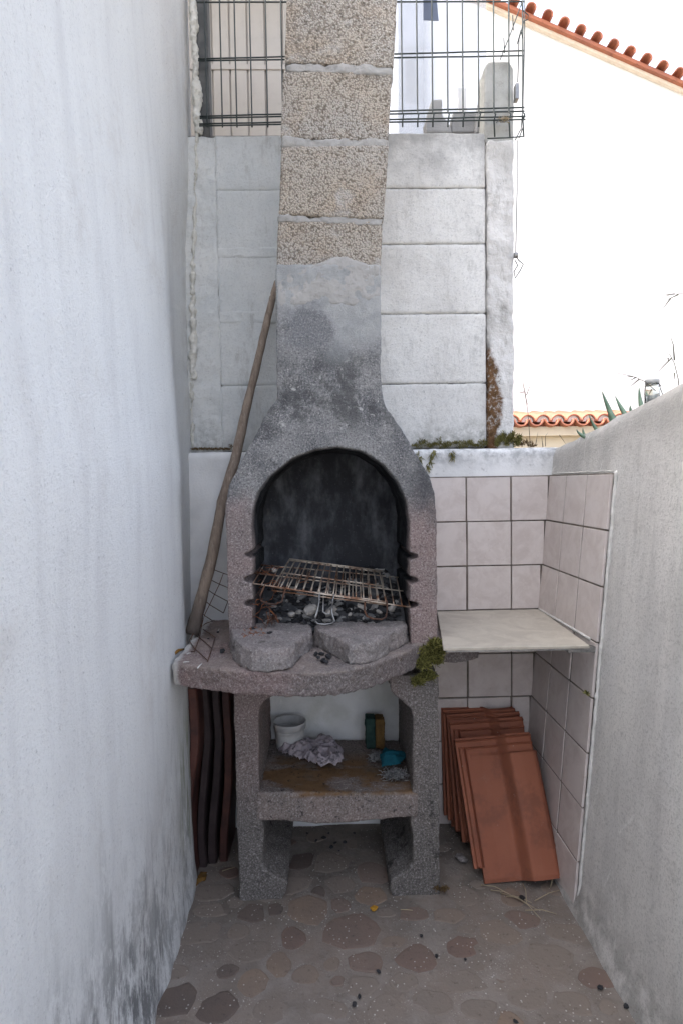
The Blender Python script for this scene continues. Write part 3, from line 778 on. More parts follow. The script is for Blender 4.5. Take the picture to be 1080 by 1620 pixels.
# hood, neck and pillars are one casting: a horseshoe outline pushed back to the wall
outer_r = [(602, 418), (602, 560), (603, 621), (610, 643), (636, 681), (666, 732), (679, 753), (687, 779), (690, 826), (691, 978)]
outer_l = [(362, 990), (361, 978), (358, 827), (357, 796), (363, 766), (398, 698), (423, 651), (438, 630), (437, 560), (437, 418)]
arch = [(398, 832), (399, 809), (408, 779), (427, 753), (461, 726), (495, 712), (534, 707), (572, 713), (606, 734), (630, 764), (643, 794), (648, 826)]
prof = [P(*q) for q in outer_r]
prof.append((P(692, 978)[0], ZS - .03))
prof.append((P(649, 978)[0], ZS - .03))
def slots(xpx, ys, sgn):
    out = []
    for y in ys:                                      # grate slots cut into the cheeks, sloping down into the concrete
        out += [(xpx, y + 10), (xpx - sgn * 2, y + 7), (xpx + sgn * 14, y + 3), (xpx + sgn * 13, y - 3), (xpx - sgn * 1, y - 6)]
    return out
right = slots(648, (957, 918, 880), 1)
prof += [P(*q) for q in right]
prof += [P(*q) for q in arch[::-1]]
lefts = slots(400, (955, 916, 877), -1)
prof += [P(*q) for q in lefts[::-1]]
prof.append((P(400, 978)[0], ZS - .03)); prof.append((P(362, 978)[0], ZS - .03))
prof += [P(*q) for q in outer_l]
bm = bmesh.new(); add_prism(bm, prof, 'y', YF, YK)
rough(frombm('hood', bm, 'hood', bbq), .0055, 2, ((.09, .008), (.025, .005), (.010, .003)))
# sooty back of the fire chamber
bm = bmesh.new(); add_prism(bm, [(P(392, 978)[0], ZS - .02), (P(655, 978)[0], ZS - .02), (P(655, 700)[0], P(655, 690)[1]), (P(392, 700)[0], P(392, 690)[1])], 'y', 2.362, 2.405)
rough(frombm('back_panel', bm, 'soot', bbq), .01, 1, ((.06, .012), (.02, .006)))
# legs: flat cheeks cut away to C shapes
legL = [(370, 1094), (436, 1096), (434, 1102), (420, 1109), (412, 1119), (409, 1131), (411, 1251), (412, 1296), (418, 1312), (417, 1365), (424, 1378), (436, 1386), (450, 1391), (455, 1399), (453, 1411), (445, 1419), (379, 1423), (375, 1300)]
legR = [(693, 1068), (694, 1250), (695, 1420), (635, 1420), (622, 1416), (617, 1408), (618, 1394), (630, 1384), (645, 1377), (653, 1364), (653, 1322), (648, 1303), (650, 1290), (653, 1250), (653, 1138), (650, 1122), (640, 1112), (628, 1104), (618, 1092), (614, 1070)]
for pts in (legL, legR):
    poly = [P(*q) for q in pts]; mz = min(z for x, z in poly)
    poly = [(x, z if z > mz + .015 else -.012) for x, z in poly]
    bm = bmesh.new(); add_prism(bm, poly, 'y', YF, YK)
    rough(frombm('leg', bm, 'legs', bbq), .0055, 3, ((.09, .008), (.025, .006)))
# shelf between the legs, its underside arched
sh = [(406, 1253), (660, 1254), (660, 1292), (640, 1292), (600, 1296), (530, 1303), (470, 1301), (440, 1297), (406, 1297)]
bm = bmesh.new(); add_prism(bm, [P(*q) for q in sh], 'y', YF - .004, YK)
rough(frombm('lower_shelf', bm, 'niche', bbq), .006, 3, ((.09, .010), (.02, .006)))
# table slab, broken off on the right
tp = [at_z(269, 1049, ZS), at_z(300, 1053, ZS), at_z(373, 1060, ZS), at_z(453, 1064, ZS), at_z(507, 1064, ZS), at_z(551, 1060, ZS), at_z(585, 1052, ZS), at_z(612, 1042, ZS), at_z(650, 1028, ZS)]
plan = [(-.478, tp[0].y)] + [(p.x, p.y) for p in tp[1:]]
plan += [(tp[-1].x + .03, 1.99), (.385, 2.02), (.47, 2.03), (.515, 2.06), (.525, 2.12), (.50, 2.2), (.52, YK), (-.485, YK)]
plan2 = [(x, y + (.012 if y < 1.99 else 0)) for x, y in plan]
bm = bmesh.new(); add_prism(bm, plan2, 'z', ZS - .074, ZS, plan)
rough(frombm('table_slab', bm, 'slab', bbq), .005, 1, ((.09, .014), (.025, .012), (.009, .004)))
# chimney of porous blocks with cement squeezed from the joints
def edge(y):
    T = [(-400, 466, 646), (0, 455, 628), (105, 450, 622), (222, 445, 615), (345, 440, 605), (440, 437, 602)]
    for (y0, a, b), (y1, c, d) in zip(T, T[1:]):
        if y <= y1:
            t = (y - y0) / (y1 - y0); return a + (c - a) * t, b + (d - b) * t
    return T[-1][1], T[-1][2]
YC = 2.018
courses = [(-400, -262), (-252, -135), (-125, -14), (-14, 100), (112, 218), (232, 341), (350, 436)]
courses = [(-340, -240), (-230, -128), (-118, 100), (112, 218), (232, 341), (350, 436)]
for k, (ya, yb) in enumerate(courses):
    (a, b), (c, d) = edge(ya), edge(yb); dx = (-1, 1, 0, -1.5, 1, 0)[k]
    poly = [P(a + dx, ya, YC), P(b + dx, ya - 3, YC), P(d + dx, yb + (6 if 0 < k < 5 else 0), YC), P(c + dx, yb - (2 if 0 < k < 5 else 0), YC)]
    bm = bmesh.new(); add_prism(bm, poly, 'y', YC + (.004, -.004, 0, .003, -.003, .002)[k], YK - .01)
    rough(frombm('chimney_block', bm, 'leca', bbq), .0055, 1, ((.02, .0025), (.05, .004)))
for k, (ya, yb) in enumerate(zip([c[1] for c in courses], [c[0] for c in courses[1:]])):
    ym = (ya + yb) / 2; a, b = edge(ym); h = (yb - ya) / 2 + 1
    poly = [P(a + 1, ym - h, YC), P(b - 1, ym - h + 3, YC), P(b - 1, ym + h + 6, YC), P(a + 1, ym + h - 2, YC)]
    bm = bmesh.new(); add_prism(bm, poly, 'y', YC + .001, YK - .02)
    rough(frombm('mortar_joint', bm, 'cement', bbq), .005, 2, ((.05, .022), (.016, .009)))
# cement smeared up over the lowest block
sm = [(438, 447), (446, 437), (462, 428), (480, 424), (500, 417), (516, 413), (530, 404), (548, 405), (563, 411), (580, 417), (600, 420), (601, 470), (560, 484), (500, 478), (438, 490)]
bm = bmesh.new(); add_prism(bm, [P(*q) for q in sm], 'y', YF - .001, YF + .05)
rough(frombm('cement_smear', bm, 'cement', bbq), .0055, 3, ((.06, .012), (.02, .004)))

# ------------------------------------------------------------------ things on and in the barbecue
def lump(name, px_plan, z0, h, mat, shrink=.93, shift=(0, .006), vox=.0055, disp=((.05, .014), (.018, .012), (.008, .004))):
    pl = [(p.x, p.y) for p in (at_z(x, y, z0) for x, y in px_plan)]
    cx = sum(p[0] for p in pl) / len(pl); cy = sum(p[1] for p in pl) / len(pl)
    p2 = [(cx + (x - cx) * shrink + shift[0], cy + (y - cy) * shrink + shift[1]) for x, y in pl]
    bm = bmesh.new(); add_prism(bm, pl, 'z', z0 - .003, z0 + h, p2)
    return rough(frombm(name, bm, mat), vox, 2, disp)
tag(lump('broken_stone', [(362, 1022), (366, 1040), (381, 1056), (398, 1062), (432, 1063), (460, 1058), (474, 1043), (497, 1026), (496, 1016), (470, 1012), (420, 1012), (372, 1014)], ZS, .060, 'stone'),
    'rounded broken concrete rim piece lying on the pink end of the table slab', 'stone')
tag(lump('broken_stone', [(496, 1022), (523, 1036), (553, 1052), (572, 1052), (594, 1047), (622, 1030), (647, 1017), (646, 1010), (600, 1011), (540, 1011), (497, 1013)], ZS, .060, 'stone', .95),
    'angular broken concrete rim piece lying beside the moss-covered pillar', 'stone')

# charcoal bed
def rock(bm, c, r, rr, flat=.75):
    res = bmesh.ops.create_icosphere(bm, subdivisions=1, radius=1.0)
    s = Vector((rr.uniform(.7, 1.3), rr.uniform(.7, 1.3), rr.uniform(.55, 1.0) * flat)) * r
    rot = Matrix.Rotation(rr.uniform(0, 6.3), 3, 'Z') @ Matrix.Rotation(rr.uniform(-.6, .6), 3, 'X')
    for v in res['verts']:
        q = v.co * (1 + rr.uniform(-.28, .22)); v.co = Vector(c) + rot @ Vector((q.x * s.x, q.y * s.y, q.z * s.z))
def bed_z(x, y):
    t = min(max((y - 2.03) / .32, 0), 1); h = ZS + .025 + .11 * t ** 1.2
    h += .075 * math.exp(-((x - .17) / .10) ** 2 - ((y - 2.33) / .06) ** 2)
    h += .03 * math.exp(-((x - .29) / .05) ** 2 - ((y - 2.2) / .09) ** 2)
    return h + .010 * nz(x * 25, y * 25)
bx0, bx1 = P(401, 978)[0], P(647, 978)[0]
bm = bmesh.new(); g = [[bm.verts.new((bx0 + (bx1 - bx0) * i / 40, 2.02 + .35 * j / 26, bed_z(bx0 + (bx1 - bx0) * i / 40, 2.02 + .35 * j / 26))) for i in range(41)] for j in range(27)]
for j in range(26):
    for i in range(40): bm.faces.new((g[j][i], g[j][i + 1], g[j + 1][i + 1], g[j + 1][i]))
crn = random.Random(21)
for i in range(620):
    x = crn.uniform(bx0 + .015, bx1 - .015); y = crn.uniform(2.03, 2.35); r = crn.choice((.006, .008, .010, .013, .017)) * (1.15 if y > 2.2 else 1)
    rock(bm, (x, y, bed_z(x, y) + r * .25), r, crn)
o = frombm('charcoal_bed', bm, 'coal'); stuff(o)
tag(o, 'bed of burnt charcoal and ash filling the fire chamber', 'charcoal')
def single(name, px, py, Y, r, mat, label, cat, group=None, seed=1, n=1):
    p = at_y(px, py, Y); bm = bmesh.new(); rock(bm, p, r, random.Random(seed), .9)
    return tag(rough(frombm(name, bm, mat), max(.0022, r * .11), 1, ((r * 1.2, r * .5),)), label, cat, group)
single('ash_lump', 491, 965, 2.055, .026, 'ash', 'largest pale ash-crusted stone under the middle of the grate', 'stone', None, 5)
single('ash_lump', 523, 967, 2.07, .021, 'ash', 'grey ash lump just behind the steel loop handle', 'stone', None, 6)
single('ash_lump', 434, 902, 2.19, .017, 'ash', 'small pale stone resting at the rusty corner of the grate', 'stone', None, 7)
single('ash_lump', 572, 960, 2.08, .018, 'ash', 'pale ash lump between steel handle and rusty right handle', 'stone', None, 8)
single('ash_lump', 553, 972, 2.05, .013, 'ash', 'small pale ash lump just right of the steel loop handle', 'stone', None, 14)
single('ash_lump', 620, 962, 2.06, .018, 'ash', 'pale ash lump against the right cheek of the fire chamber', 'stone', None, 15)
single('ash_lump', 462, 972, 2.05, .016, 'ash', 'pale ash lump between left handle and largest ash stone', 'stone', None, 16)
single('ash_lump', 600, 968, 2.07, .015, 'ash', 'pale ash lump inside the rusty right handle', 'stone', None, 9)
cb = random.Random(4)
for i, (px, py) in enumerate(((503, 1040), (511, 1045), (519, 1038), (508, 1034), (516, 1047), (499, 1035))):
    p = at_z(px, py, ZS + .007); bm = bmesh.new(); rock(bm, p, cb.uniform(.008, .012), cb, .9)
    tag(frombm('charcoal_piece', bm, 'char'), 'bit of bluish black charcoal between the two broken rim pieces', 'charcoal', 'charcoal bits on the table slab')
for i, (px, py, r) in enumerate(((400, 994, .009), (427, 1001, .008), (637, 1014, .008), (352, 1030, .009), (345, 1000, .006), (330, 1010, .005))):
    p = at_z(px, py, ZS + (.072 if i < 2 else .004)); bm = bmesh.new(); rock(bm, p, r, cb, .8)
    lab = ('black charcoal crumb on top of the rounded broken rim piece', 'black charcoal crumb on top of the rounded broken rim piece', 'dark crumb behind the angular broken rim piece', 'dark crumb on the pink slab left of the rounded rim piece', 'dark crumb on the pink slab left of the rounded rim piece', 'dark crumb on the pink slab left of the rounded rim piece')[i]
    tag(frombm('charcoal_piece', bm, 'char'), lab, 'charcoal', 'charcoal bits on the table slab')

# grates
def at(px, py, Y): return at_y(px, py, Y)
def grate(label, FL, FR, BR, BL, nb, r, mat, loc):
    t = thing('grill_grate', label, 'grate', loc)
    FL, FR, BR, BL = map(Vector, (FL, FR, BR, BL))
    for a, b, nm in ((FL, FR, 'rail'), (FR, BR, 'rail'), (BR, BL, 'rail'), (BL, FL, 'rail'), (FL.lerp(BL, .5), FR.lerp(BR, .5), 'rail')):
        tube(nm, [a.lerp(b, k / 6) + Vector((0, 0, .0015 * nz(k, a.x * 30))) for k in range(7)], r * 1.15, mat, t)
    for i in range(1, nb):
        a = FL.lerp(FR, i / nb); b = BL.lerp(BR, i / nb)
        tube('bar', [a.lerp(b, k / 4) + Vector((.0012 * nz(i, k), 0, .0025 + .001 * nz(k, i * 3.3))) for k in range(5)], r, mat, t)
    return t
gB = grate('wide wire grate lying tilted from slot to slot across the fire chamber', at(388, 921, 2.018), at(648, 961, 2.018), at(638, 914, 2.31), at(407, 893, 2.31), 20, .0021, 'grate', at(518, 940, 2.02))
gA = grate('smaller rusty folding grate with three loop handles on the wide grate', at(432, 929, 2.03), at(610, 952, 2.03), at(600, 905, 2.30), at(458, 886, 2.30), 15, .0026, 'grate', at(520, 936, 2.03))
for k in range(2):
    a, b = (at(430, 934, 2.025), at(611, 957, 2.025)) if k else (at(458, 884, 2.30), at(604, 903, 2.30))
    tube('rail', [a, a.lerp(b, .5), b], .0024, 'grate', gA)
def handle(pts, mat, r=.0026):
    tube('handle', pts, r, mat, gA, 8)
def loop_pts(pp, Y0, Y1):
    ys = [p[1] for p in pp]; lo, hi = min(ys), max(ys)
    return [at(x, y, Y0 + (Y1 - Y0) * (y - lo) / (hi - lo)) for x, y in pp]
handle(loop_pts([(506, 938), (504, 952), (503, 966), (499, 976), (498, 983), (503, 987), (514, 988), (525, 987), (529, 982), (526, 974), (524, 966), (527, 952), (528, 940)], 2.02, 1.985), 'galv', .0036)
handle(loop_pts([(512, 941), (511, 968), (516, 972), (524, 971), (527, 945)], 2.03, 2.0), 'galv', .0028)
handle(loop_pts([(420, 924), (412, 942), (413, 950), (422, 955), (436, 956), (446, 952), (449, 940), (452, 930)], 2.02, 1.99), 'rust', .0032)
handle(loop_pts([(577, 952), (576, 966), (580, 975), (590, 979), (603, 980), (610, 976), (612, 964), (611, 950)], 2.02, 1.99), 'rust', .0032)
# rusty tangle of wire at the left of the grate
tg = random.Random(12); bm = bmesh.new()
for i in range(26):
    c = at(tg.uniform(405, 470), tg.uniform(895, 935), tg.uniform(2.06, 2.2)) if i < 16 else at(tg.uniform(408, 428), tg.uniform(945, 990), 2.01)
    pts = []; p = Vector(c); d = Vector((tg.uniform(-1, 1), tg.uniform(-.5, .5), tg.uniform(-.6, .6))).normalized()
    for k in range(7):
        pts.append(p.copy()); d = (d + Vector((tg.uniform(-.6, .6), tg.uniform(-.6, .6), tg.uniform(-.6, .4)))).normalized(); p += d * .011
    add_tube(bm, pts, .0009, 4)
stuff(tag(frombm('wire_tangle', bm, 'rust_orange', None, True), 'tangle of orange rusted wire at the left end of the grates', 'wire'))
bm = bmesh.new()
for i in range(40):
    c = at(431, 978, 2.03); d = Vector((tg.uniform(-1, 1), tg.uniform(-.6, .2), tg.uniform(-.6, 1))).normalized()
    add_tube(bm, [c, c + d * .014 + Vector((0, 0, -.001)), c + d * .024 + Vector((0, 0, -.005))], .0008, 4)
stuff(tag(frombm('dry_seed_head', bm, 'rust', None, True), 'brown bristly dried seed head below the rusty left handle', 'seed head'))
bm = bmesh.new()
for i in range(30):
    c = at_z(tg.uniform(385, 420), tg.uniform(993, 1008), ZS + .072); d = Vector((tg.uniform(-1, 1), tg.uniform(-1, 1), tg.uniform(-.1, .5))).normalized()
    add_tube(bm, [c, c + d * .007 + Vector((0, 0, .003)), c + d * .014], .0008, 4)
stuff(tag(frombm('dry_moss', bm, 'rust_orange', None, True), 'scrap of orange dried plant on the rounded broken rim piece', 'plant debris'))

# stick leaning in the corner
bm = bmesh.new(); n = 44
pxs = [(304, 1004), (318, 950), (336, 880), (351, 800), (374, 720), (389, 650), (405, 585), (420, 520), (432, 470), (439, 446)]
pts = []
for i in range(n + 1):
    f = i / n * (len(pxs) - 1); k = min(int(f), len(pxs) - 2); u = f - k
    x = pxs[k][0] * (1 - u) + pxs[k + 1][0] * u; y = pxs[k][1] * (1 - u) + pxs[k + 1][1] * u
    pts.append(at_y(x, y, 2.17 + .29 * i / n))
pts[0].z = max(pts[0].z, ZS - .004)
add_tube(bm, pts, lambda t: (.0235 - .012 * t) * (1 + .10 * nz(t * 9, 3) + .06 * nz(t * 25, 8)) * (1.1 if t < .05 else 1), 12)
o = frombm('wooden_stick', bm, 'wood', None, True); d = o.modifiers.new('bark', 'DISPLACE'); d.texture = clouds(.02); d.strength = .005; d.texture_coords = 'LOCAL'
tag(o, 'long weathered wooden pole leaning against the block wall beside the chimney', 'pole')
# rusty mesh scrap
def mz(zx, zy):
    px, py = 260 + zx * .14815, 880 + zy * .14815
    if py >= 1000: return at_z(px, py, ZS + .004)
    return at_y(px, py, 2.165 + (1000 - py) * .0007)
ms = thing('mesh_scrap', 'bent scrap of rusty wire mesh at the foot of the wooden pole', 'wire mesh', mz(400, 900))
for w in ([(530, 145), (495, 250), (450, 360), (415, 470), (385, 590), (365, 710), (330, 800), (268, 900)], [(632, 185), (590, 300), (540, 405), (487, 515), (430, 630), (400, 750), (380, 865), (325, 1015), (285, 1020)], [(725, 355), (682, 480), (633, 608)], [(545, 870), (512, 985), (465, 1125)],
          [(530, 143), (632, 182), (740, 215)], [(490, 248), (590, 298), (725, 353)], [(458, 352), (540, 408), (682, 482)], [(418, 458), (487, 517), (633, 606)], [(392, 588), (430, 632), (520, 690)], [(365, 690), (400, 752), (440, 720), (540, 685)], [(340, 850), (380, 868), (440, 920), (512, 985)], [(268, 900), (325, 985), (400, 1050), (465, 1112)], [(415, 780), (480, 820), (548, 868)]):
    tube('wire', [mz(*q) for q in w], .0016, 'rust', ms, 5)
# bits on the slab
def stick(name, a, b, z, r, mat, label, cat, group=None):
    p, q = at_z(*a, z), at_z(*b, z)
    return tag(tube(name, [p, p.lerp(q, .5) + Vector((0, 0, r * .6)), q], r, mat, None, 6, r * .6), label, cat, group)
stick('bark_chip', (276, 1034), (291, 1027), ZS + .005, .006, 'orange_leaf', 'brown bark chip at the wall end of the table slab', 'bark')
for a, b in (((313, 1057), (320, 1050)), ((296, 1035), (302, 1033)), ((345, 1000), (347, 995)), ((290, 1048), (300, 1047))):
    stick('plaster_flake', a, b, ZS + .003, .0022, 'tile_edge', 'tiny white plaster flake on the pink end of the table slab', 'flake', 'plaster flakes on the table slab')

# ------------------------------------------------------------------ the niche
ZN = P(500, 1253)[1] + .004
# tub
c = at_z(460, 1176, ZN); c.y = 2.345; R0 = .063; hgt = .105
bm = bmesh.new(); seg = 40
prof_t = [(.0, 0), (.050, 0), (.054, .006), (.0575, .06), (.0590, .078), (.0625, .079), (.064, .103), (.0655, .106), (.0635, .107), (.0615, .10), (.0605, .082), (.056, .06), (.052, .010), (0, .008)]
rings = []
for r, z in prof_t:
    rings.append([bm.verts.new((c.x + r * math.cos(2 * math.pi * k / seg), c.y + r * math.sin(2 * math.pi * k / seg), ZN + z)) for k in range(seg)] if r else [bm.verts.new((c.x, c.y, ZN + z))])
for a, b in zip(rings, rings[1:]):
    for k in range(seg):
        if len(a) == 1: bm.faces.new((a[0], b[(k + 1) % seg], b[k]))
        elif len(b) == 1: bm.faces.new((a[k], a[(k + 1) % seg], b[0]))
        else: bm.faces.new((a[k], a[(k + 1) % seg], b[(k + 1) % seg], b[k]))
tag(frombm('plastic_tub', bm, 'tub', None, True), 'empty off-white plastic tub on the lower barbecue shelf', 'tub')
# crumpled rag
def cloth(name, outline, z0, hh, mat, label, cat, seed, step=.0045, fold=42):
    pl = [(p.x, p.y) for p in (at_z(x, y, z0) for x, y in outline)]
    x0, x1 = min(p[0] for p in pl), max(p[0] for p in pl); y0, y1 = min(p[1] for p in pl), max(p[1] for p in pl)
    def inside(x, y):
        r = False; j = len(pl) - 1
        for i in range(len(pl)):
            if (pl[i][1] > y) != (pl[j][1] > y) and x < (pl[j][0] - pl[i][0]) * (y - pl[i][1]) / (pl[j][1] - pl[i][1]) + pl[i][0]: r = not r
            j = i
        return r
    def dist(x, y):
        m = 9
        for i in range(len(pl)):
            a = Vector(pl[i]); b = Vector(pl[(i + 1) % len(pl)]); p = Vector((x, y)); t = max(0, min(1, (p - a).dot(b - a) / max((b - a).length_squared, 1e-9)))
            m = min(m, (p - a - (b - a) * t).length)
        return m
    nx, ny_ = int((x1 - x0) / step) + 2, int((y1 - y0) / step) + 2; idx = {}; vs = []; fs = []
    for j in range(ny_):
        for i in range(nx):
            x, y = x0 + i * step, y0 + j * step
            if inside(x, y):
                d = dist(x, y); e = min(1, d / .022)
                rid = 1 - abs(nz(x * fold * .55 + seed, y * fold, seed)) * 2.2
                z = z0 + .003 + hh * (e ** .6) * (.38 + .42 * max(rid, 0) ** 2 + .35 * nz(x * 22, y * 22, seed + 4))
                idx[(i, j)] = len(vs); vs.append((x + .004 * nz(x * 60, y * 60, seed), y + .004 * nz(x * 60, y * 60, seed + 9), z))
    for (i, j) in list(idx):
        if (i + 1, j) in idx and (i, j + 1) in idx and (i + 1, j + 1) in idx: fs.append((idx[(i, j)], idx[(i + 1, j)], idx[(i + 1, j + 1)], idx[(i, j + 1)]))
    o = raw(name, vs, fs, mat, None, True)
    s = o.modifiers.new('thick', 'SOLIDIFY'); s.thickness = .003; s.offset = -1
    u = o.modifiers.new('soft', 'SUBSURF'); u.levels = 1; u.render_levels = 1
    return tag(o, label, cat)
cloth('rag', [(438, 1190), (447, 1183), (470, 1184), (487, 1176), (507, 1173), (525, 1176), (543, 1189), (546, 1207), (530, 1217), (508, 1217), (480, 1207), (448, 1198)], ZN, .055, 'rag', 'crumpled dirty mauve rag in front of the plastic tub', 'rag', 3)
o = cloth('teal_cloth', [(598, 1199), (606, 1188), (622, 1190), (643, 1193), (641, 1207), (630, 1216), (602, 1216)], ZN + .012, .045, 'teal', 'folded teal cleaning cloth on a steel wool pad', 'cloth', 11, .004, 20)
# scouring sponge: green scourer glued to brown foam, standing on edge by the back
sp = thing('sponge', 'standing scouring sponge with green pad and brown foam against the niche wall', 'sponge', at_z(592, 1186, ZN))
q = at_z(592, 1184, ZN); ys_ = 2.345
xa, xb, xd = xat(578, 1160, ys_), xat(593, 1160, ys_), xat(607, 1160, ys_)
for nm, x0, x1, zt_, m in (('scouring_pad', xa, xb - .001, zat(585, 1133, ys_), 'scourer'), ('foam_block', xb, xd, zat(600, 1134, ys_), 'sponge')):
    bm = bmesh.new(); add_box(bm, x0, x1, ys_ - .03, ys_ + .035, ZN - .002, zt_)
    rough(frombm(nm, bm, m, sp), .004, 2, ((.02, .009), (.008, .003)))
def wool(name, px, py, rx_, label, seed):
    bm = bmesh.new(); r_ = random.Random(seed); c = at_z(px, py, ZN + .012)
    for i in range(420):
        p = c + Vector((r_.gauss(0, rx_ * .5), r_.gauss(0, rx_ * .35), abs(r_.gauss(0, .008)) - .008)); pts = []
        d = Vector((r_.uniform(-1, 1), r_.uniform(-1, 1), r_.uniform(-.6, .6))).normalized()
        for k in range(5): pts.append(p.copy()); d = (d + Vector((r_.uniform(-1, 1), r_.uniform(-1, 1), r_.uniform(-.7, .7)))).normalized(); p = p + d * .006; p.z = max(p.z, ZN + .006)
        add_tube(bm, pts, .0012, 3)
    return tag(frombm(name, bm, 'wool', None, True), label, 'steel wool')
wool('steel_wool', 624, 1225, .034, 'grey steel wool pad under the teal cloth', 31)
wool('steel_wool', 595, 1198, .014, 'small tuft of steel wool left of the teal cloth', 32)

# ------------------------------------------------------------------ tile shelf beside the barbecue
ZF = zat(790, 965, YB - .012)
fl, fr = at_z(693, 1025, ZF), at_z(931, 1021, ZF)
sv = [(xat(690, 960, YB), YB - .012), (rx(ZF) - .012, YB - .012), (fr.x + .002, fr.y), (.36, fl.y)]
tsh = thing('tile_shelf', 'beige tile shelf fixed in the corner between tiled walls', 'shelf', (.6, 2.4, ZF))
bm = bmesh.new(); add_prism(bm, [sv[3], sv[2], sv[1], sv[0]], 'z', ZF - .010, ZF); 
bmesh.ops.bevel(bm, geom=list(bm.edges), offset=.0015, segments=1, affect='EDGES'); frombm('shelf_board', bm, 'shelf', tsh)
bm = bmesh.new(); add_prism(bm, [(.37, fl.y + .004), (fr.x, fr.y + .004), (fr.x, fr.y + .016), (.37, fl.y + .016)], 'z', ZF - .016, ZF - .0102); frombm('edge_trim', bm, 'galv', tsh)
p = at_z(908, 1032, ZF - .012)
box('bracket', p.x, rx(ZF) - .012, p.y + .05, p.y + .075, ZF - .028, ZF - .0105, 'galv', tsh, .001)
bm = bmesh.new(); add_tube(bm, [(rx(ZF) - .014, y, ZF + .003) for y in [YB - .02 - k * .03 for k in range(17)]], .006, 6)
rough(frombm('mortar_bead', bm, 'tile_edge', tsh), .0035, 1, ((.02, .004),))

# ------------------------------------------------------------------ stacked roof tiles in the corner
def roof_tile_mesh():
    Wd, L = .300, .480; nu, nv = 70, 90; th = .013
    def h(u, v):
        x = u * Wd; z = 0.0
        # barrel on the right, its inner flank a soft S
        if x > .155:
            t = (x - .155) / .145; z += .058 * ((3 * (t / .24) ** 2 - 2 * (t / .24) ** 3) if t < .24 else 1.0) * (1 - .22 * max(0, t - .5) / .5) * (1.0 if t < .8 else math.cos((t - .8) / .2 * 1.15))
        if v < .865: z += .007 * min(1, max(0, (x - .09) / .05))
        if v > .865 and x > .155: z *= .82
        # side interlock ribs
        if .10 < v < .93:
            if .010 < x < .018 or .030 < x < .038: z += .009
            if .018 <= x <= .030: z -= .006
        # head ribs
        if .968 < v < .985: z += .008
        if .912 < v < .930 and x > .04: z += .007
        if .835 < v < .868 and x > .05: z += .003
        # rolled foot
        if v < .02: z -= .004
        return z
    vs = []; fs = []; ok = {}
    def cut(u, v):
        x = u * Wd
        if x < .030 and v < .105: return True          # notch at the foot
        if x > .285 and v > .868: return True          # shoulder at the head
        return False
    for lay in (0, 1):
        for j in range(nv + 1):
            for i in range(nu + 1):
                u, v = i / nu, j / nv; z = h(u, v)
                vs.append((u * Wd - Wd / 2, -z - (0 if lay == 0 else -th), v * L))
    N = (nu + 1) * (nv + 1); cell = {}
    for j in range(nv):
        for i in range(nu):
            if cut((i + .5) / nu, (j + .5) / nv): continue
            cell[(i, j)] = 1
            a = j * (nu + 1) + i; q = (a, a + 1, a + nu + 2, a + nu + 1); fs.append(q); fs.append(tuple(N + k for k in q[::-1]))
    for (i, j) in cell:
        a = j * (nu + 1) + i; c4 = (a, a + 1, a + nu + 2, a + nu + 1)
        for (di, dj), (s, e) in (((0, -1), (0, 1)), ((1, 0), (1, 2)), ((0, 1), (2, 3)), ((-1, 0), (3, 0))):
            if (i + di, j + dj) not in cell: fs.append((c4[e], c4[s], N + c4[s], N + c4[e]))
    me = bpy.data.meshes.new('roof_tile'); me.from_pydata(vs, [], fs); me.update()
    me.polygons.foreach_set('use_smooth', [True] * len(me.polygons)); me.materials.append(MAT['terracotta'])
    if hasattr(me, 'set_sharp_from_angle'): me.set_sharp_from_angle(angle=R(40))
    return me
rtm = roof_tile_mesh()
stack = [(.606, 2.385, .030, .000, 'hindmost terracotta roof tile of the leaning stack, flat against the tiled wall'),
         (.618, 2.345, .050, -.010, 'terracotta roof tile second from the tiled wall in the leaning stack'),
         (.630, 2.300, .075, -.020, 'terracotta roof tile in the middle of the leaning stack'),
         (.645, 2.255, .115, -.015, 'terracotta roof tile next behind the fully exposed one of the stack'),
         (.655, 2.060, .215, -.030, 'fully exposed foremost terracotta roof tile of the stack leaning in the corner')]
stack = [(.604, 2.392, .034, -.004), (.614, 2.356, .058, -.012), (.630, 2.285, .105, -.020), (.640, 2.205, .160, -.022), (.648, 2.045, .235, -.028)]
labs = ('hindmost terracotta roof tile of the leaning stack, close to the tiled wall', 'second terracotta roof tile from the tiled wall in the leaning stack',
        'third terracotta roof tile from the tiled wall, middle of the leaning stack', 'fourth terracotta roof tile of the stack, its ribbed head above the foremost tile', 'foremost terracotta roof tile of the leaning stack, its whole face showing')
for (x, yb, run, roll), lab in zip(stack, labs):
    o = link('roof_tile', rtm, None); tilt = math.asin(run / .48)
    o.location = (x, yb, .006 if roll == 0 else .008)
    o.rotation_euler = (Matrix.Rotation(R(3), 3, 'Z') @ Matrix.Rotation(-tilt, 3, 'X') @ Matrix.Rotation(roll, 3, 'Y')).to_euler()
    tag(o, lab, 'roof tile', 'roof tiles stacked in the tiled corner')

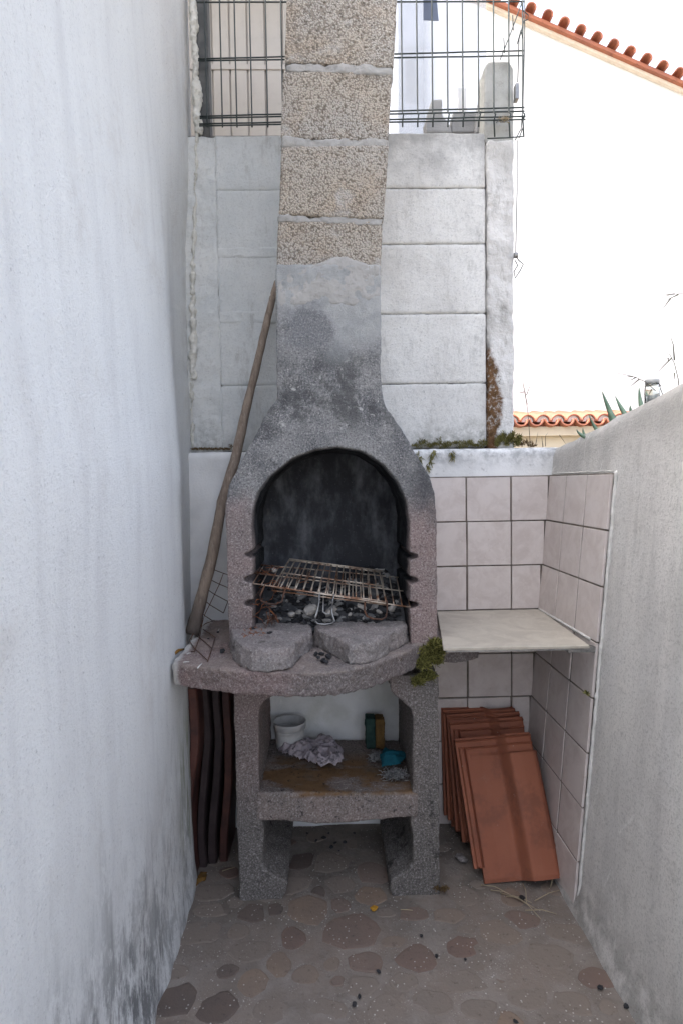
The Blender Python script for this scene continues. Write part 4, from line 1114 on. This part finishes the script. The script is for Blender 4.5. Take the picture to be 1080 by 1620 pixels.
# ------------------------------------------------------------------ curved boards standing under the slab
bl2 = [((297, 312), (293, 307), 1391, 2.10, 'dark_wood', 'reddish brown curved board standing on edge against the white house wall'),
       ((318, 331), (318, 330), 1366, 2.19, 'black_wood', 'blackened curved board second from the house wall, under the table slab'),
       ((338, 350), (334, 348), 1362, 2.21, 'black_wood', 'blackened curved board third from the house wall, under the table slab'),
       ((354, 367), (353, 366), 1362, 2.22, 'dark_wood', 'dark brown curved board standing on edge beside the barbecue leg')]
for (ta, tb), (ba, bb), yb, Y, m, lab in bl2:
    zb = 0.0; n = 30; bm = bmesh.new(); rows_ = []
    x0b, x1b = xat(ba, yb, Y), xat(bb, yb, Y); x0t, x1t = xat(ta, 1110, Y), xat(tb, 1110, Y); H = .70
    for i in range(n + 1):
        t = i / n; w = .009 * math.sin(t * 7.2 + ta * .03) + .004 * math.tanh((t - .62) * 18)
        a = x0b + (x0t - x0b) * t + w; b = x1b + (x1t - x1b) * t + w; z = zb + H * t
        rows_.append([bm.verts.new(q) for q in ((a, Y, z), (a + .004, Y - .006, z), (b - .004, Y - .006, z), (b, Y, z), (b, Y + .20, z), (a, Y + .20, z))])
    for r0, r1 in zip(rows_, rows_[1:]):
        for k in range(6): bm.faces.new((r0[k], r0[(k + 1) % 6], r1[(k + 1) % 6], r1[k]))
    bm.faces.new(rows_[0][::-1]); bm.faces.new(rows_[-1])
    tag(frombm('curved_board', bm, m, None, False), lab, 'board', 'boards stored under the table slab')

# ------------------------------------------------------------------ floor litter
cloth('dead_leaf', [(284, 1402), (286, 1392), (300, 1395), (312, 1390), (317, 1380), (329, 1380), (328, 1394), (316, 1400), (306, 1411), (288, 1414)], .002, .014, 'orange_leaf', 'rotting orange-brown leaf by the foot of the reddish curved board', 'leaf', 17, .004, 30)
cloth('yellow_leaf', [(583, 1437), (590, 1432), (598, 1435), (596, 1442), (588, 1444)], .004, .006, 'yellow_leaf', 'small yellow leaf on the paving in front of the barbecue', 'leaf', 19, .003, 30)
lit = random.Random(9)
for (px, py) in ((666, 1480), (598, 1536), (568, 1576), (560, 1588), (948, 1562), (990, 1592), (815, 1616), (690, 1512), (530, 1333), (524, 1340), (545, 1332), (536, 1346), (735, 1517), (500, 1330), (512, 1325), (560, 1318), (520, 1318), (486, 1318)):
    p = at_z(px, py, .007); bm = bmesh.new(); rock(bm, p, lit.uniform(.005, .010), lit, .7)
    lab = 'black charcoal crumb on the floor under the barbecue shelf' if py < 1400 else 'black charcoal crumb lying on the open paving'
    tag(frombm('charcoal_piece', bm, 'char'), lab, 'charcoal', 'charcoal crumbs on the floor')
p = at_z(825, 1420, .012); bm = bmesh.new(); rock(bm, p, .02, lit, .7); tag(frombm('charcoal_piece', bm, 'char'), 'black charcoal lump in straw before the foremost roof tile', 'charcoal')
p = at_z(730, 1358, .014); bm = bmesh.new(); rock(bm, p, .024, lit, .7); tag(frombm('rubble_piece', bm, 'stone'), 'grey rubble piece beside the stacked roof tiles', 'rubble')
for a, b in (((775, 1408), (815, 1420)), ((810, 1416), (855, 1454)), ((826, 1398), (832, 1428)), ((830, 1440), (880, 1446)), ((790, 1412), (850, 1440)), ((800, 1418), (840, 1428)), ((760, 1400), (800, 1412)), ((845, 1425), (885, 1408)), ((870, 1404), (876, 1350))):
    z = .008 if a[1] > 1399 else .012
    p, q = at_z(*a, z), at_z(*b, z)
    if b[1] < 1360: q = at_y(880, 1350, 2.06)
    tag(tube('straw', [p, p.lerp(q, .5) + Vector((.004, 0, .008)), q], .0017, 'straw', None, 5, .001), 'dry straw stalk on the floor before the foremost roof tile', 'straw', 'straw by the roof tiles')
stick('straw', (352, 1378), (372, 1372), .006, .0016, 'straw', 'pale straw on the floor between curved boards and barbecue leg', 'straw')
stick('straw', (633, 1439), (652, 1440), .006, .0018, 'straw', 'short pale straw in front of the right barbecue leg', 'straw')

# ------------------------------------------------------------------ moss
def moss(name, spots, n, mat, label, seed, blade=.012, w=.0022, droop=0.0):
    r_ = random.Random(seed); vs = []; fs = []
    for i in range(n):
        c, rad, nrm = r_.choice(spots)
        d = Vector((r_.gauss(0, 1), r_.gauss(0, 1), r_.gauss(0, 1))).normalized()
        p = Vector(c) + Vector((d.x * rad[0], d.y * rad[1], d.z * rad[2])) * (r_.random() ** .5)
        g = (Vector(nrm) + Vector((r_.gauss(0, .6), r_.gauss(0, .6), r_.gauss(0, .6) - droop))).normalized(); L = blade * r_.uniform(.5, 1.3)
        s = g.cross(Vector((r_.gauss(0, 1), r_.gauss(0, 1), r_.gauss(0, 1)))).normalized() * w * r_.uniform(.6, 1.3)
        k = len(vs); vs += [p - s, p + s, p + g * L * .6 + s * .8, p + g * L * .6 - s * .8, p + g * L]; fs += [(k, k + 1, k + 2, k + 3), (k + 3, k + 2, k + 4)]
    o = raw(name, vs, fs, mat); return stuff(tag(o, label, 'moss'))
def spots_y(lst, nrm=(0, -.8, .6)): return [(at_y(x, y, Y), (rx_, .012, rz), nrm) for x, y, Y, rx_, rz in lst]
moss('moss_clump', spots_y([(678, 1033, 1.99, .035, .028), (688, 1020, 1.99, .022, .018), (668, 1050, 1.985, .025, .02), (690, 1040, 2.0, .02, .03), (675, 1070, 1.992, .03, .014), (660, 1078, 1.992, .02, .010), (696, 1026, 2.0, .014, .02)]), 5200, 'moss', 'green moss cushion on the right barbecue pillar at the broken slab end', 41, .020, .0017)
moss('moss_strip', spots_y([(655 + i * 8, 705 - 2 * (i % 3), 2.49, .016, .006 + .006 * ((i * 7) % 4)) for i in range(15)], (0, -.7, .7)), 1800, 'fern', 'low band of olive moss along the ledge under the block wall', 42, .009, .0013)
moss('moss_strip', spots_y([(785 + i * 5, 700 - 5 * (i % 3), 2.475, .012, .02) for i in range(8)], (0, -.7, .7)), 1300, 'fern', 'olive moss heaped at the foot of the concrete post', 43, .012, .0016)
moss('dry_moss', spots_y([(778 + (i % 3) * 5, 575 + i * 12, 2.484, .004 + .0014 * i, .022) for i in range(11)], (0, -1, .1)), 450, 'moss_brown', 'brown dried moss climbing the edge of the concrete post', 44, .005, .0014)
moss('hanging_moss', [(at_y(x, y, 2.432), (.008, .004, .012), (0, -.3, -.8)) for x, y in ((660, 716), (664, 724), (682, 722), (680, 730), (676, 738), (714, 716), (716, 722), (686, 714))], 170, 'fern', 'yellow-green moss tufts hanging over the ledge above the tiles', 45, .024, .0016, .5)
moss('moss_tuft', [(at_x(928, 1097, rx(.55) - .012), (.004, .008, .006), (-.7, -.4, .4))], 60, 'moss', 'tiny moss tuft in a joint of the side wall tiles', 46, .012, .0016)
moss('moss_strip', [(at_y(x, 1405 + (x % 5), 2.0 - .005), (.012, .01, .008), (0, -.5, .8)) for x in (690, 698, 702, 705)], 260, 'moss_brown', 'dark dry moss at the foot of the right barbecue leg', 47, .009, .0015)
moss('moss_strip', spots_y([(306 + 4 * i, 711 - (i % 2), 2.492, .010, .004) for i in range(15)] + [(366, 706, 2.49, .010, .010), (376, 702, 2.49, .008, .014)], (0, -.7, .7)), 1100, 'moss_brown', 'dark moss in the ledge corner behind the wooden pole', 48, .006, .0012)
moss('dry_weed', spots_y([(822, 704, 2.5, .02, .010), (840, 706, 2.5, .02, .006), (832, 702, 2.5, .02, .008)], (0, -.2, 1)), 160, 'moss_brown', 'small brown dried weed on the ledge right of the post', 49, .02, .0018)

# ------------------------------------------------------------------ wire fence
YW = 2.472
fen = thing('wire_fence', 'dark green welded wire fence panel on top of the block wall', 'fence', (.1, YW, ztop))
ZTOP = 3.55
ztl = lambda px, py: zat(px, py, YW)
xsL = [xat(x, 100, YW) for x in (326, 350, 373, 397, 422, 446)]
xsR = [xat(x, 100, YW) for x in (635, 659, 683, 707, 731, 756, 780, 804, 826)]
step_ = (xsR[0] - xsL[-1]) / 8
xs_all = xsL + [xsL[-1] + step_ * k for k in range(1, 8)] + xsR
for x in xs_all:
    zb = ztop + .004 if x < xsR[5] + .01 else zat(800, 219, YW)
    z1, z2 = zat(700, 178, YW), zat(700, 192, YW)
    tube('vertical_wire', [(x, YW, ZTOP), (x, YW, z1), (x + .002, YW - .018, (z1 + z2) / 2), (x, YW - .002, z2), (x, YW - (.012 if zb < ztop else 0), zb)], .0031, 'fence', fen, 6)
xl, xr_ = xsL[0] - .03, xsR[-1] + .008
def hw(pyl, pyr, dy=0): 
    z0, z1 = zat(326, pyl, YW), zat(826, pyr, YW)
    tube('horizontal_wire', [(xl + (xr_ - xl) * t, YW + .004 + dy, z0 + (z1 - z0) * t + .0015 * nz(t * 9, pyl)) for t in [k / 12 for k in range(13)]], .0030, 'fence', fen, 6)
for a, b, dy in ((2.5, 1, 0), (92, 79, 0), (95, 87, 0), (183, 169, 0), (186, 175, 0), (198, 186, -.012), (201, 191, -.012), (-90, -95, 0), (-180, -185, 0)): hw(a, b, dy)
tube('horizontal_wire', [at_y(770, 219, YW - .012), at_y(800, 218, YW - .014), at_y(826, 216, YW - .012)], .0026, 'fence', fen)
# bent loose end of the panel
for w in ([(829, 0), (829, 60), (826, 176), (823, 206)], [(824, 4), (826, 16), (835, 24), (834, 31), (828, 33)], [(828, 33), (820, 62), (818, 130)], [(824, 6), (806, 55), (790, 95)], [(817, 70), (823, 48), (826, 60)], [(822, 206), (814, 222)], [(826, 183), (827, 200), (820, 219)], [(810, 24), (811, 48)], [(796, 60), (797, 84)]):
    tube('loose_wire', [at_y(x, y, YW - .01) for x, y in w], .0022, 'fence', fen, 5)
tube('tie_wire', [at_y(x, y, YW - .008) for x, y in ((784, 194), (792, 187), (800, 185), (808, 188), (804, 192), (790, 193))], .0022, 'galv', fen, 5)
moss('moss_clump', [(at_y(796, 190, YW - .006), (.025, .008, .008), (0, -.5, .3))], 120, 'straw', 'wisp of dry plant caught in the wire at the post head', 50, .016, .0014)
# steel angle post at the left end
fp = thing('fence_post', 'dark grey steel fence post in the corner by the house wall', 'post', (xat(322, 200, 2.515), 2.515, ztop))
xa, xb = xat(313, 100, 2.515), xat(331, 100, 2.515)
box('flange', xa, xb, 2.505, 2.510, ztop - .03, ZTOP, 'fence_post', fp, .001)
box('web', xb - .006, xb, 2.511, 2.56, ztop - .03, ZTOP, 'fence_post', fp, .001)
# hanging wire and clasp on the post
hwre = thing('hanging_wire', 'thin hanging wire with a metal tensioner on the edge of the concrete post', 'wire', at_y(815, 430, 2.47))
tube('wire', [at_y(x, y, 2.47) for x, y in ((817, 222), (817, 300), (815, 392), (815, 405))], .0020, 'fence', hwre, 5)
tube('wire', [at_y(x, y, 2.47) for x, y in ((815, 405), (820, 412), (827, 418), (822, 428), (814, 440), (812, 430), (818, 420), (814, 412))], .0022, 'fence', hwre, 5)
bm = bmesh.new(); c = at_y(815, 404, 2.468); bmesh.ops.create_cone(bm, cap_ends=True, segments=14, radius1=.011, radius2=.011, depth=.014, matrix=Matrix.Translation(c) @ Matrix.Rotation(R(90), 4, 'Y')); frombm('tensioner', bm, 'galv', hwre)
c = at_y(816, 146, 2.468); box('clamp', c.x - .006, c.x + .008, c.y - .01, c.y + .02, c.z - .03, c.z + .03, 'galv', hwre, .002)

# ------------------------------------------------------------------ beyond the fence
# clear plastic sheet standing behind the fence
x0, x1 = xat(600, 100, 2.765), xat(768, 100, 2.765)
tag(box('plastic_sheet', x0, x1, 2.765, 2.769, 1.0, 3.6, 'clear'), 'clear plastic sheet standing behind the wire fence right of the chimney', 'sheet')
# concrete offcuts on top of the block wall
def offcut(pts, Y, th, label):
    bm = bmesh.new(); add_prism(bm, [(at_y(x, y, Y).x, at_y(x, y, Y).z) for x, y in pts], 'y', Y, Y + th)
    return tag(rough(frombm('concrete_offcut', bm, 'offcut'), .006, 1, ((.04, .005),)), label, 'concrete piece', 'concrete pieces on the block wall')
offcut([(674, 210), (671, 195), (682, 157), (699, 156), (699, 180), (712, 200), (714, 210)], 2.60, .05, 'grey concrete offcut with one tall prong on the block wall behind the fence')
offcut([(714, 210), (713, 190), (716, 178), (735, 176), (752, 178), (756, 210)], 2.64, .06, 'low broad concrete offcut on the block wall behind the fence')
offcut([(752, 210), (753, 178), (761, 140), (763, 210)], 2.59, .04, 'slanting concrete sliver leaning on the post behind the fence')
tag(box('white_batten', xat(724, 160, 2.69), xat(737, 160, 2.69), 2.69, 2.70, ztop - .008, zat(730, 139, 2.69), 'white_house', None, .002), 'pale upright batten behind the low concrete offcut', 'batten')
# blue-grey reflection built as a thin solid panel behind the fence
bm = bmesh.new(); add_prism(bm, [P(669, -60, 2.50), P(669, 31, 2.50), P(693, 32, 2.50), P(685, -60, 2.50)], 'y', 2.50, 2.504)
tag(frombm('reflection_panel', bm, 'reflection_blue'), 'blue-grey panel standing in for a reflection behind the wire fence', 'reflection')
# neighbour's cream shed
shd = thing('panel_shed', 'cream shed with upright ribbed panels behind the fence left of the chimney', 'shed', (-.6, 3.6, -.08))
sy = 3.15; sx0, sx1 = -2.2, .22
box('wall', sx0, sx1, sy + .012, 5.0, -.08, 4.1, 'cream_panel', shd)
pw = .088; x = sx0
pbm = bmesh.new(); add_box(pbm, 0, pw - .008, 0, .012, 0, 4.15, .003); pme = bpy.data.meshes.new('panel'); bmesh.ops.recalc_face_normals(pbm, faces=pbm.faces); pbm.to_mesh(pme); pbm.free(); pme.materials.append(MAT['cream_panel'])
while x < sx1 - pw + .01:
    o = link('panel', pme, None, shd); o.location = (x, sy, -.08); x += pw
zrail = zat(390, 106, sy - .004)
box('rail', sx0, sx1, sy - .006, sy - .0005, zrail - .012, zrail + .012, 'cream_panel', shd, .002)
box('roof', sx0 - .1, sx1 + .1, sy - .62, 5.1, 4.12, 4.18, 'cream_panel', shd)  # roof out of view, its overhang added to keep sun off the panels

# white house with gable
YH = 8.6
hs = thing('white_house', 'white gabled house with orange tiled verge beyond the walls', 'house', (3.5, YH, -.08))
A, B = at_y(785, 12, YH), at_y(1085, 143, YH); sl = (B.z - A.z) / (B.x - A.x)
xl_, xr2 = xat(625, 400, YH), 11.0; xp = A.x - 2.6; zp = A.z + sl * (xp - A.x)
def rz(x): return A.z + sl * (x - A.x) if x > xp else zp - sl * (x - xp)
xw0 = xp - 4.5
poly = [(xw0, -.08), (xr2, -.08), (xr2, rz(xr2)), (xp, zp), (xw0, zp + sl * (xp - xw0))]
poly = [(x, z - .06) if z > 0 else (x, z) for x, z in poly]
bm = bmesh.new(); add_prism(bm, poly, 'y', YH, YH + 9); frombm('wall', bm, 'white_house', hs)
nrm = Vector((-sl, 0, 1)).normalized(); along = Vector((1, 0, sl)).normalized()
def roof_plane(xa, xb, s):
    bm = bmesh.new(); add_prism(bm, [(xa, rz(xa) - .04), (xb, rz(xb) - .04), (xb, rz(xb) + .01), (xa, rz(xa) + .01)], 'y', YH - .12, YH + 9.1); return frombm('roof', bm, 'roof_tile', hs)
rf = roof_plane(xp, xr2 + .3, sl); roof_plane(xw0 - .3, xp, -sl)
bm = bmesh.new(); add_prism(bm, [(xp, rz(xp) - .085), (xr2, rz(xr2) - .085), (xr2, rz(xr2) - .0405), (xp, rz(xp) - .0405)], 'y', YH - .06, YH - .001); frombm('verge_mortar', bm, 'cream_pale', hs)
# barrel tiles laid across the verge
vbm = bmesh.new(); seg = 12
def barrel(bm, r, L, th=.016, taper=.85):
    rr = []
    for y, k in ((0, 1), (L, taper)):
        for rad in (r * k, (r - th) * k): rr.append([bm.verts.new((rad * math.cos(math.pi * t / seg), y, rad * math.sin(math.pi * t / seg))) for t in range(seg + 1)])
    o0, i0, o1, i1 = rr
    for t in range(seg):
        bm.faces.new((o0[t], o0[t + 1], o1[t + 1], o1[t])); bm.faces.new((i0[t + 1], i0[t], i1[t], i1[t + 1]))
        bm.faces.new((o0[t + 1], o0[t], i0[t], i0[t + 1])); bm.faces.new((o1[t], o1[t + 1], i1[t + 1], i1[t]))
    for t in (0, seg): bm.faces.new((o0[t], o1[t], i1[t], i0[t]))
barrel(vbm, .070, .42); bmesh.ops.recalc_face_normals(vbm, faces=vbm.faces)
vme = bpy.data.meshes.new('verge_tile'); vbm.to_mesh(vme); vbm.free(); vme.materials.append(MAT['roof_tile']); vme.polygons.foreach_set('use_smooth', [False] * len(vme.polygons))
nb = 20; pitch = (xat(1062, 120, YH) - xat(858, 45, YH)) / 8
k0 = int((xp + .2 - A.x) / pitch)
xk = xat(858, 45, YH) - pitch * 10
while xk < xr2:
    if xk > xp + .1:
        o = link('verge_tile', vme, None, hs); o.location = (xk, YH - .20, rz(xk) + .03); o.rotation_euler = (0, -math.atan(sl) * -1 * -1, 0)
        o.rotation_euler = (rnd.uniform(-.05, .05), -math.atan(sl), rnd.uniform(-.06, .06))
    xk += pitch
# pale pilaster on the gable wall
box('pilaster', xat(628, 100, YH), xat(668, 100, YH), YH - .12, YH - .002, -.08, 9.2, 'grey_pilaster', hs)
# lean-to
YL = 7.6
ln = thing('lean_to', 'low cream lean-to with barrel-tiled eave below the white gable', 'building', (4.2, 8.1, -.08))
lx0, lx1 = xat(780, 660, YL), xat(1040, 660, YL)
ze = zat(880, 674, YL)
box('wall', lx0, lx1, YL + .12, YH - .002, -.08, ze - .12, 'cream', ln)
box('eave_board', lx0, lx1, YL + .02, YH - .003, ze - .118, ze - .002, 'cream', ln, .004)
bm = bmesh.new(); add_prism(bm, [(YL + .05, ze), (YH - .004, ze), (YH - .004, ze + .20), (YL + .05, ze + .03)], 'x', lx0, lx1); frombm('roof_bed', bm, 'roof_tile', ln)
tb = bmesh.new(); barrel(tb, .092, 1.05, .016, .9); bmesh.ops.recalc_face_normals(tb, faces=tb.faces); cm = bpy.data.meshes.new('cover_tile'); tb.to_mesh(cm); tb.free(); cm.materials.append(MAT['roof_tile'])
tb = bmesh.new(); add_prism(tb, [(.074 * math.cos(math.pi * t / 12), .074 * math.sin(math.pi * t / 12)) for t in range(13)], 'y', .015, .12); bmesh.ops.recalc_face_normals(tb, faces=tb.faces); fm = bpy.data.meshes.new('mortar_plug'); tb.to_mesh(fm); tb.free(); fm.materials.append(MAT['white_house'])
pp = (xat(955, 660, YL) - xat(834, 652, YL)) / 5
xk = xat(834, 652, YL) - pp * 2; zt_ = ze + .055; rise = math.atan(.17 / 1.0)
while xk < lx1:
    for nm, me, dx, dz, dy in (('cover_tile', cm, 0, .0, 0), ('mortar_plug', fm, 0, -.002, .01), ('pan_tile', cm, pp / 2, -.0, -.06)):
        o = link(nm, me, None, ln)
        if nm == 'pan_tile': o.location = (xk + dx, YL - .05, zt_ + .035); o.rotation_euler = (rise, math.pi, 0)
        else: o.location = (xk + dx, YL + dy, zt_ + dz); o.rotation_euler = (rise, 0, rnd.uniform(-.04, .04))
    xk += pp

# raised garden bed behind the boundary wall
struct(box('garden_bed', 1.10, 3.2, .74, 4.2, -.075, 1.29, 'soil'))
def blade(bm, base, tip, w, bow):
    base, tip = Vector(base), Vector(tip); n = 9; d = (tip - base); side = d.cross(Vector((0, 1, 0))).normalized(); back = side.cross(d).normalized()
    rows_ = []
    for i in range(n + 1):
        t = i / n; c = base + d * t + back * bow * math.sin(t * math.pi) ; ww = w * (1 - t) ** .8 * (.75 + .6 * min(t * 3, 1)) * .75 + .0006; th = ww * .35
        rows_.append([bm.verts.new(c - side * ww), bm.verts.new(c + back * -th * 1.1), bm.verts.new(c + side * ww), bm.verts.new(c + back * th * .4)])
    for a, b in zip(rows_, rows_[1:]):
        for k in range(4): bm.faces.new((a[k], a[(k + 1) % 4], b[(k + 1) % 4], b[k]))
    bm.faces.new(rows_[0][::-1]); bm.faces.new(rows_[-1])
def agave(label, cpx, Y, leaves, extra, seed):
    r_ = random.Random(seed); c = at_y(cpx, 740, Y); c.z = 1.29
    t = thing('agave_plant', label, 'agave', c)
    for (bx, by, tx, ty, w, dy) in leaves:
        bm = bmesh.new(); tip = at_y(tx, ty, Y + dy); mid = at_y(bx, by, Y + dy * .6); base = mid + (mid - tip) * .7; base.z = max(base.z, 1.26); blade(bm, base, tip, w, .01); frombm('leaf', bm, 'agave', t, True)
    for i in range(extra):
        a = r_.uniform(0, 6.3); bm = bmesh.new(); blade(bm, c + Vector((0, 0, -.02)), c + Vector((math.cos(a) * .16, abs(math.sin(a)) * .16 + .03, r_.uniform(.10, .16))), .016, .01); frombm('leaf', bm, 'agave', t, True)
agave('large agave with broad green spikes over the lowest end of the boundary wall', 985, 2.20, [(972, 664, 951, 618, .019, 0), (990, 655, 972, 626, .016, .05), (945, 680, 930, 655, .010, -.05), (968, 664, 961, 645, .012, .06), (921, 688, 911, 679, .008, -.1), (925, 687, 921, 677, .008, 0)], 5, 61)
agave('small agave spike showing over the wall just below the glass jar', 1030, 2.0, [(1016, 642, 1010, 612, .013, 0), (1000, 650, 996, 641, .009, 0)], 3, 62)
# dry grass stalks
def grass(label, stems, Y, base=None):
    t = thing('dry_grass', label, 'grass', at_y(stems[0][0][0], stems[0][0][1], Y))
    for i, s in enumerate(stems): tube('stem', [at_y(x, y, Y) for x, y in s], .0015 if i == 0 else .0022, 'pale_stem', t, 4, .0006)
grass('dry grass arching beside the glass jar on the boundary wall', [[(1074, 625), (1072, 600), (1066, 575), (1058, 560), (1048, 557), (1038, 558)], [(1062, 566), (1048, 580), (1040, 588)], [(1066, 570), (1064, 545), (1060, 533)], [(1056, 566), (1056, 572)], [(1066, 590), (1066, 600)]], 1.72)
grass('dry grass stalk leaning out left of the glass jar', [[(1036, 618), (1020, 604), (1005, 597), (990, 593), (972, 590)], [(1005, 597), (996, 602)], [(1000, 596), (990, 595)], [(1010, 600), (997, 611)], [(1028, 606), (1018, 612)], [(1030, 616), (1025, 625)]], 1.74)
grass('high feathery dry grass head above the boundary wall', [[(1120, 640), (1115, 540), (1100, 480), (1080, 464), (1060, 466), (1037, 474)], [(1072, 466), (1055, 474)], [(1066, 465), (1048, 467)], [(1060, 472), (1048, 488)]], 1.62)
grass('thin dry weed growing on the ledge right of the concrete post', [[(838, 707), (835, 660), (830, 620), (822, 588)], [(832, 625), (840, 604)], [(828, 620), (818, 622)], [(833, 640), (826, 606)]], 2.53)
grass('pale dry grass blades on the ledge by the boundary wall', [[(862, 706), (862, 690), (866, 684)], [(846, 706), (850, 684)], [(884, 688), (894, 702)], [(858, 707), (856, 690)]], 2.55)
# jar
c = at_y(1046, 626, 1.80); tz = top_z(1.80); c.z = tz - .004; c.x = rx(tz) + .045
jr = thing('glass_jar', 'glass jar with white lid and wire handle standing on the boundary wall', 'jar', c)
def lathe(name, prof, mat, seg=24):
    bm = bmesh.new(); rg = []
    for r, z in prof: rg.append([bm.verts.new((c.x + max(r, .0003) * math.cos(2 * math.pi * k / seg), c.y + max(r, .0003) * math.sin(2 * math.pi * k / seg), c.z + z)) for k in range(seg)])
    for a, b in zip(rg, rg[1:]):
        for k in range(seg): bm.faces.new((a[k], a[(k + 1) % seg], b[(k + 1) % seg], b[k]))
    return frombm(name, bm, mat, jr, True)
lathe('body', [(0, .004), (.019, .004), (.021, .008), (.021, .055), (.017, .062), (.017, .066), (.0155, .066), (.0155, .061), (.0195, .054), (.0195, .010), (0, .008)], 'glass')
lathe('lid', [(0, .080), (.019, .080), (.020, .078), (.020, .066), (.0175, .0655)], 'tub')
tube('wire_handle', [c + Vector((.021 * math.cos(t), -.021 * abs(math.sin(t)) - .002, .062 - .004 * math.sin(t * 3))) for t in [k * math.pi / 10 for k in range(11)]], .0016, 'fence', jr, 5)
for sgn in (-1, 1): tube('wire_handle', [c + Vector((sgn * .021, -.002, .06)), c + Vector((sgn * .027, -.008, .035)), c + Vector((sgn * .023, -.010, .014))], .0014, 'fence', jr, 5)
lathe('candle', [(0, .0085), (.013, .0085), (.013, .03), (0, .03)], 'tub')
